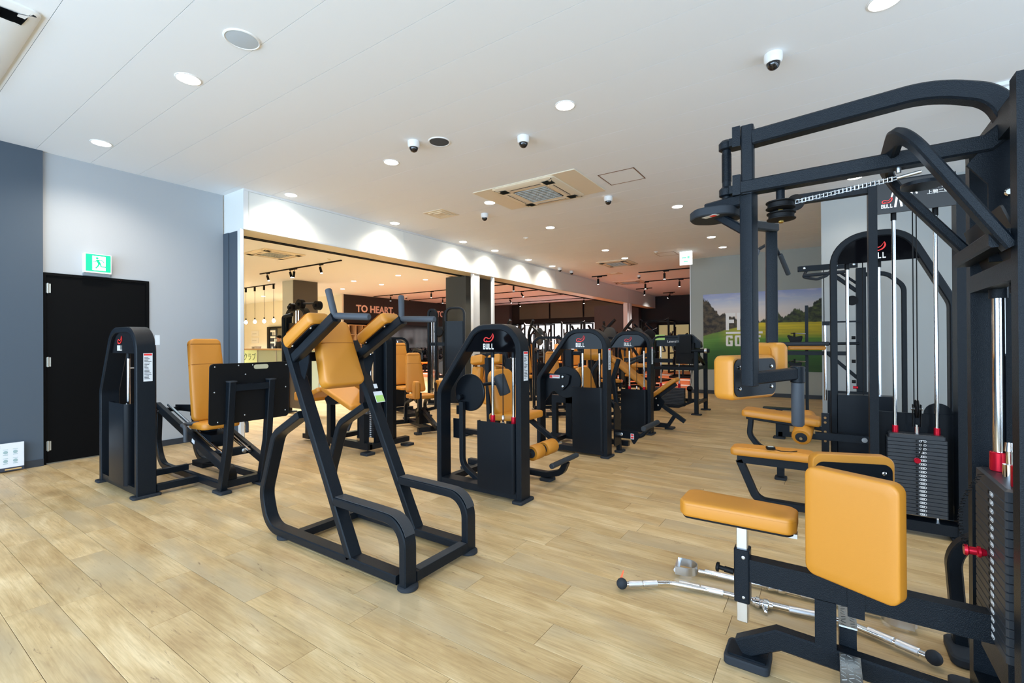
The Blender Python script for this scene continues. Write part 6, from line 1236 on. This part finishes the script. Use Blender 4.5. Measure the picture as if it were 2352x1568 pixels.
def barbell(label, x, y, z, rz=0.0, n=2):
    t = thing('barbell', label, 'barbell', (0, 0, 0), 'loaded barbells on the racks')
    obj('shaft', MB().cyl((-1.0, 0, 0), (1.0, 0, 0), 0.014, 10), STL, t)
    for s in (-1, 1):
        for k in range(n): obj('weight_plate', MB().lathe((s*(0.72+k*0.05), 0, 0), (s*5, 0, 0), [(0, 0.08), (0.002, 0.2-0.03*k), (0.012, 0.22-0.03*k), (0.032, 0.22-0.03*k), (0.042, 0.2-0.03*k), (0.044, 0.08)], 22), PLT, t)
    t.location = (x, y, z); t.rotation_euler = (0, 0, rz); return t
racks = [(-13.4, 19.9, 0), (-11.6, 20.0, 0), (-9.9, 20.0, 0), (-5.6, 19.8, 0.0), (-4.0, 19.6, 0)]
wd = ['leftmost', 'second', 'third', 'fourth', 'rightmost']
racks = [(-14.1, 20.2, 0), (-12.0, 20.2, 0), (-9.9, 20.2, 0), (-6.1, 20.3, 0.0), (-4.0, 20.3, 0)]
r0 = power_rack('leftmost black squat rack along the far windows', *racks[0]); r0t = tree_of(r0)
for i in range(1, 5): dup(r0, (racks[i][0], racks[i][1], 0), 0, wd[i]+' black squat rack along the far windows', tree=r0t)
b0 = barbell('loaded barbell across the leftmost squat rack', -14.1, 19.7, 1.45); bt = tree_of(b0)
for i in range(1, 5): dup(b0, (racks[i][0], racks[i][1]-0.5, 1.45-0.1*(i % 2)), 0, 'loaded barbell across the %s squat rack' % wd[i], tree=bt)
def lever_machine(label, kind):
    t = thing('plate_loaded_machine', label, 'gym machine', (0, 0, 0), 'plate loaded machines in the far hall')
    obj('base', MB().bb(-0.6, 0.6, -0.45, -0.39, 0, 0.07).bb(-0.6, 0.6, 0.39, 0.45, 0, 0.07).bb(0.5, 0.57, -0.45, 0.45, 0, 0.07).bb(-0.57, -0.5, -0.45, 0.45, 0, 0.07), BLK, t)
    for s in (-1, 1):
        obj('upright', MB().tube([(-0.5, s*0.36, 0.05), (-0.62, s*0.34, 1.55, 0.2), (-0.25, s*0.3, 1.85)], 0.06, 0.06, (0, 1, 0)), BLK, t)
        obj('lever_arm', MB().tube([(-0.55, s*0.42, 1.7), (0.25, s*0.42, 1.35, 0.1), (0.45, s*0.3, 1.0)], 0.05, 0.05, (0, 1, 0)), BLK, t)
        obj('weight_plate', MB().lathe((-0.25, s*0.45, 1.45), (-0.25, s*5, 1.45), [(0, 0.06), (0.002, 0.2), (0.01, 0.22), (0.035, 0.22), (0.04, 0.2), (0.042, 0.06)], 22), PLT, t)
        obj('hand_grip', MB().cyl((0.45, s*0.3, 0.98), (0.45, s*0.12, 0.98), 0.02, 10), DGRP, t)
        obj('storage_plate', MB().lathe((-0.55, s*0.38, 0.5), (-0.55, s*5, 0.5), [(0, 0.06), (0.002, 0.2), (0.01, 0.22), (0.035, 0.22), (0.04, 0.2)], 22), PLT, t)
    pad(t, 'seat', (0.1, 0, 0.48), (0, -1, 0), (1, 0, 0), 0.32, 0.4, 0.06, 0.05); pad(t, 'backrest', (-0.15, 0, 0.9), (0, 1, 0), (-0.3, 0, 1), 0.32, 0.7, 0.07, 0.04)
    obj('seat_frame', MB().tube([(0.35, 0, 0.04), (0.2, 0, 0.46, 0.08), (-0.15, 0, 0.46, 0.08), (-0.40, 0, 1.3)], 0.06, 0.06, (0, 1, 0)), BLK, t); return t
spots_ = [(-5.9, 9.3, -0.6, 'plate loaded machine left behind the second tower'), (-5.2, 11.5, -1.2, 'plate loaded machine right behind the second tower'), (-3.9, 10.9, -0.4, 'plate loaded machine with tilted mustard back behind the third tower'),
          (-7.6, 12.2, -0.9, 'plate loaded machine farther back under the bulkhead'), (-8.9, 14.6, -0.3, 'plate loaded machine at the edge of the orange floor'), (-6.7, 13.6, -1.6, 'plate loaded machine beyond the second tower on the orange floor'),
          (-10.6, 15.0, -0.8, 'plate loaded machine deep in the far hall left of the first tower'), (-4.8, 13.5, -2.2, 'plate loaded machine before the mural wall corner'), (-9.9, 11.8, 0.3, 'plate loaded machine left of the dark column in the hall'),
          (-12.6, 16.6, -0.5, 'plate loaded machine before the second squat rack on the orange floor'), (-9.2, 16.9, -1.0, 'plate loaded machine before the third squat rack on the orange floor'), (-7.5, 17.3, -2.0, 'plate loaded machine before the far plum column'),
          (-5.0, 15.6, -0.2, 'plate loaded machine under the second ceiling track right of the bulkhead'), (-11.9, 13.6, 0.4, 'plate loaded machine at the left front of the orange floor'), (-4.4, 17.8, -1.4, 'plate loaded machine before the rightmost squat rack')]
l0 = lever_machine(spots_[0][3], 0); lt_ = tree_of(l0); l0.location = (spots_[0][0], spots_[0][1], 0); l0.rotation_euler = (0, 0, spots_[0][2])
for x, y, rz, lb in spots_[1:]: dup(l0, (x, y, 0), rz, lb, tree=lt_)
# flat benches
def bench(label):
    t = thing('flat_bench', label, 'bench', (0, 0, 0), 'orange flat benches')
    pad(t, 'seat', (0, 0, 0.40), (0, -1, 0), (1, 0, 0), 0.28, 1.1, 0.06, 0.03, ORG)
    obj('frame', MB().bb(-0.5, 0.5, -0.03, 0.03, 0.32, 0.38).bb(-0.45, -0.39, -0.03, 0.03, 0, 0.32).bb(0.39, 0.45, -0.03, 0.03, 0, 0.32).bb(-0.45, -0.39, -0.25, 0.25, 0, 0.05).bb(0.39, 0.45, -0.25, 0.25, 0, 0.05), BLK, t); return t
bn = bench('orange flat bench in front of the leftmost squat rack'); bnt = tree_of(bn); bn.location = (-13.3, 18.2, 0); bn.rotation_euler = (0, 0, 1.5)
for i, (x, y, rz, lb) in enumerate(((-11.6, 18.4, 1.6, 'orange flat bench before the second squat rack'), (-9.9, 18.2, 1.5, 'orange flat bench before the third squat rack'), (-14.6, 15.2, 0.1, 'orange flat bench before the dumbbell racks, nearer'), (-14.4, 16.9, 0.1, 'orange flat bench before the dumbbell racks, farther'), (-7.2, 15.3, 1.0, 'orange flat bench alone on the orange floor'))):
    dup(bn, (x, y, 0), rz, lb, tree=bnt)
# dumbbell racks with dumbbells along the mirror wall
def db_rack(label):
    t = thing('dumbbell_rack', label, 'dumbbell rack', (0, 0, 0), 'dumbbell racks along the mirror')
    for y in (-1.15, 1.15): obj('side_frame', MB().tube([(-0.25, y, 0.0), (-0.25, y, 1.05, 0.05), (0.1, y, 0.9), (0.3, y, 0.0)], 0.06, 0.05, (0, 1, 0)), BLK, t)
    for z, x in ((0.95, -0.05), (0.60, 0.08), (0.25, 0.2)): obj('shelf', MB().bb(x-0.17, x+0.17, -1.15, 1.15, z-0.03, z), BLK, t)
    return t
dr0 = db_rack('dumbbell rack along the mirror wall, nearest the shelving'); drt = tree_of(dr0); dr0.location = (-16.55, 15.75, 0)
for i in range(1, 2): dup(dr0, (-16.55, 15.75+2.4*i, 0), 0, ['', 'dumbbell rack along the mirror wall, farther from the shelving'][i], tree=drt)
def dumbbell(lb, m):
    t = thing('dumbbell', lb, 'dumbbell', (0, 0, 0), 'dumbbells on the racks')
    obj('handle', MB().cyl((-0.07, 0, 0), (0.07, 0, 0), 0.015, 8), STL, t)
    for s in (-1, 1): obj('head', MB().lathe((s*0.06, 0, 0), (s*1, 0, 0), [(0, 0.055), (0.01, 0.07), (0.09, 0.07), (0.10, 0.055)], 12), m, t)
    return t
d0 = dumbbell('black dumbbell on the dumbbell racks along the mirror wall', PLT); dt = tree_of(d0); d1_ = dumbbell('orange ended dumbbell low on the dumbbell racks along the mirror wall', ORG); d1t = tree_of(d1_)
first = [True, True]
for k in range(2):
    for z, x in ((0.95, -0.05), (0.60, 0.08), (0.25, 0.2)):
        for j in range(9):
            o_, t_, ix = (d0, dt, 0) if z > 0.5 else (d1_, d1t, 1); loc = (-16.55+x, 15.75+2.4*k-1.0+j*0.25, z+0.071)
            if first[ix]: o_.location = loc; first[ix] = False
            else: dup(o_, loc, 0, tree=t_)
# light wood cubby shelving
t = thing('cubby_shelf', 'light wood cubby shelving under the black sign wall', 'shelving', (-16.7, 13.0, 0)); 
sh_ = obj('back_panel', MB().bb(-16.95, -16.93, 12.35, 14.4, 0.06, 2.1), OAKB, t, smooth=False)
for i in range(7): obj('divider', MB().bb(-16.93, -16.62, 12.35+i*0.34-0.012, 12.35+i*0.34+0.012, 0.06, 2.1), OAKL, t, smooth=False)
for i in range(6): obj('shelf_board', MB().bb(-16.93, -16.62, 12.35, 14.4, 0.06+i*0.408-0.012, 0.06+i*0.408+0.012), OAKL, t, smooth=False)
# ---------------------------------------------------------------- reception
t = thing('reception_counter', 'long reception counter with light oak top and frosted glass front', 'counter', (-14, 7.4, 0))
obj('counter_top', MB().bb(-19.0, -9.4, 7.34, 7.95, 1.125, 1.165), OAKL, t); obj('counter_body', MB().bb(-18.95, -9.45, 7.44, 7.9, 0.0, 1.125), PLAS, t)
x = -18.6; i = 0
while x < -9.5:
    obj('glass_panel', MB().bb(x+0.02, x+1.03, 7.405, 7.425, 0.06, 1.12), mat('lime_poster', srgb(222, 236, 170), 0.5, emit=0.25, ecol=srgb(222, 236, 170)) if i == 3 else FROST, t, smooth=False, label='lime green poster panel with dark lettering' if i == 3 else None)
    obj('upright', MB().bb(x-0.02, x+0.02, 7.39, 7.42, 0.0, 1.125), STL, t); x += 1.05; i += 1
obj('poster_lettering', text_mb('クラブ', 0.25, frame((-15.25, 7.40, 0.82), (1, 0, 0), (0, 0, 1)), 0.002), mat('olive_print', srgb(110, 120, 84), 0.6), t, smooth=False)
t = thing('terminal', 'small white payment terminal standing on the reception counter', 'terminal', (-14.9, 7.6, 1.165)); obj('body', MB().bb(-15.05, -14.75, 7.55, 7.7, 1.165, 1.24), PLAS, t); obj('screen', MB().bb(-14.98, -14.88, 7.54, 7.55, 1.18, 1.2), DBLK, t)
# notices on the cream wall
for i, (x, z) in enumerate(((-24.3, 1.85), (-24.3, 1.50))):
    n_ = thing('wall_notice', ['upper sheet of small white notices on the cream reception wall', 'lower sheet of small white notices on the cream reception wall'][i], 'notice', (x, 12.39, z)); obj('sheet', MB().bb(x-0.4, x+0.3, 12.385, 12.398, z-0.14, z+0.14), PLAS, n_)
    obj('print_line', MB().bb(x-0.3, x+0.1, 12.38, 12.385, z-0.02, z+0.0), mat('grey_print', srgb(180, 180, 178), 0.6), n_)
# black glazed door frame with vertical lettering
dd_ = struct('door_2', MB().bb(-23.03, -22.8, 12.30, 12.4, 0, 2.16).bb(-22.8, -20.9, 12.30, 12.4, 2.08, 2.16).bb(-21.0, -20.9, 12.30, 12.4, 0, 2.16), DBLK)
obj('door_glass', MB().bb(-22.8, -21.0, 12.36, 12.38, 0, 2.08), mat('dim_room_beyond', srgb(96, 92, 74), 0.5), dd_); obj('banner', MB().bb(-22.8, -22.2, 12.33, 12.35, 0.3, 2.06), mat('navy_banner', srgb(40, 52, 66), 0.6), dd_)
obj('banner_lettering', text_mb('FIT-A', 0.62, frame((-22.74, 12.325, 2.02), (0, 0, -1), (1, 0, 0)), 0.003, 0.012), WHP, dd_, smooth=False)
# receptionist
def skin_body(name, pts, edges, rad, m, parent, sub=2):
    me = bpy.data.meshes.new(name); off = wloc(parent); me.from_pydata([tuple(Vector(p)-off) for p in pts], edges, []); o = bpy.data.objects.new(name, me); COL.objects.link(o)
    o.modifiers.new('s', 'SKIN'); 
    for i, r in enumerate(rad): me.skin_vertices[0].data[i].radius = (r if isinstance(r, tuple) else (r, r))
    me.skin_vertices[0].data[0].use_root = True; q = o.modifiers.new('u', 'SUBSURF'); q.levels = sub; q.render_levels = sub
    dg = bpy.context.evaluated_depsgraph_get(); m2 = bpy.data.meshes.new_from_object(o.evaluated_get(dg)); bpy.data.objects.remove(o)
    m2.polygons.foreach_set('use_smooth', [True]*len(m2.polygons)); m2.materials.clear(); m2.materials.append(m); o2 = bpy.data.objects.new(name, m2); COL.objects.link(o2); o2.parent = parent; return o2
px_, py_ = -14.80, 8.36
t = thing('person', 'person with short black hair and white face mask standing behind the reception counter', 'person', (px_, py_, 0))
W = lambda x, y, z: (px_+x, py_+y, z)
pts = [W(0, 0, .88), W(0, 0, 1.05), W(0, -.02, 1.22), W(0, -.04, 1.32), W(0, -.05, 1.39), W(-.15, -.04, 1.30), W(-.20, -.08, 1.08), W(-.17, -.26, 1.02), W(.15, -.04, 1.30), W(.20, -.06, 1.08), W(.17, -.24, 1.02), W(-.08, 0, .82), W(-.09, 0, .46), W(-.09, .02, .08), W(.08, 0, .82), W(.09, 0, .46), W(.09, .02, .08), W(-.09, -.10, .04), W(.09, -.10, .04)]
eds = [(0, 1), (1, 2), (2, 3), (3, 4), (3, 5), (5, 6), (6, 7), (3, 8), (8, 9), (9, 10), (0, 11), (11, 12), (12, 13), (0, 14), (14, 15), (15, 16), (13, 17), (16, 18)]
rad = [(.12, .10), (.115, .085), (.13, .09), (.10, .07), .045, .055, .042, .03, .055, .042, .03, .08, .058, .042, .08, .058, .042, .035, .035]
skin_body('body', pts, eds, rad, mat('dark_polo_shirt', srgb(50, 56, 62), 0.8), t)
hd2 = MB(); hz = 1.375
prof = [(0, .02), (.015, .045), (.05, .062), (.09, .073), (.13, .076), (.165, .066), (.19, .04), (.2, .01)]
hd2.lathe(W(-.01, -.06, hz), W(-.01, -.06, hz+1), prof, 20); head = obj('head', hd2, SKIN, t)
obj('ears', MB().cyl(W(-.092, -.055, hz+.10), W(-.08, -.055, hz+.10), .022, 10).cyl(W(.062, -.055, hz+.10), W(.074, -.055, hz+.10), .022, 10), SKIN, t)
hr = MB(); hr.lathe(W(-.005, -.045, hz+.115), W(-.005, -.045, hz+2), [(0, .078), (.03, .087), (.06, .084), (.09, .062), (.105, .02)], 20); obj('hair', hr, DBLK, t)
obj('face_mask', MB().cushion(frame(W(-.03, -.112, hz+.055), (1, -.3, 0), (0, 0, 1)), rrect(.11, .085, .03, 4), .025, .01), PLAS, t)
obj('eyes', MB().cyl(W(-.055, -.128, hz+.115), W(-.055, -.134, hz+.115), .009, 8).cyl(W(.0, -.133, hz+.115), W(.0, -.139, hz+.115), .009, 8), DBLK, t)
for s in (-1, 1):
    hx, hy, hz2 = px_+s*.17, py_-.28, 1.015
    fin = [(hx, hy, hz2), (hx, hy-.05, hz2-.005)]+[(hx+k*.018, hy-.09-.01*(1-abs(k)), hz2-.015) for k in (-1.5, -.5, .5, 1.5)]+[(hx+k*.018, hy-.125+.008*abs(k), hz2-.035) for k in (-1.5, -.5, .5, 1.5)]+[(hx-s*.04, hy-.05, hz2-.01)]
    skin_body('hand', fin, [(0, 1), (1, 2), (1, 3), (1, 4), (1, 5), (2, 6), (3, 7), (4, 8), (5, 9), (0, 10)], [.026, .03]+[.0085]*4+[.007]*4+[.009], SKIN, t, 1)
S.frame_set(1)
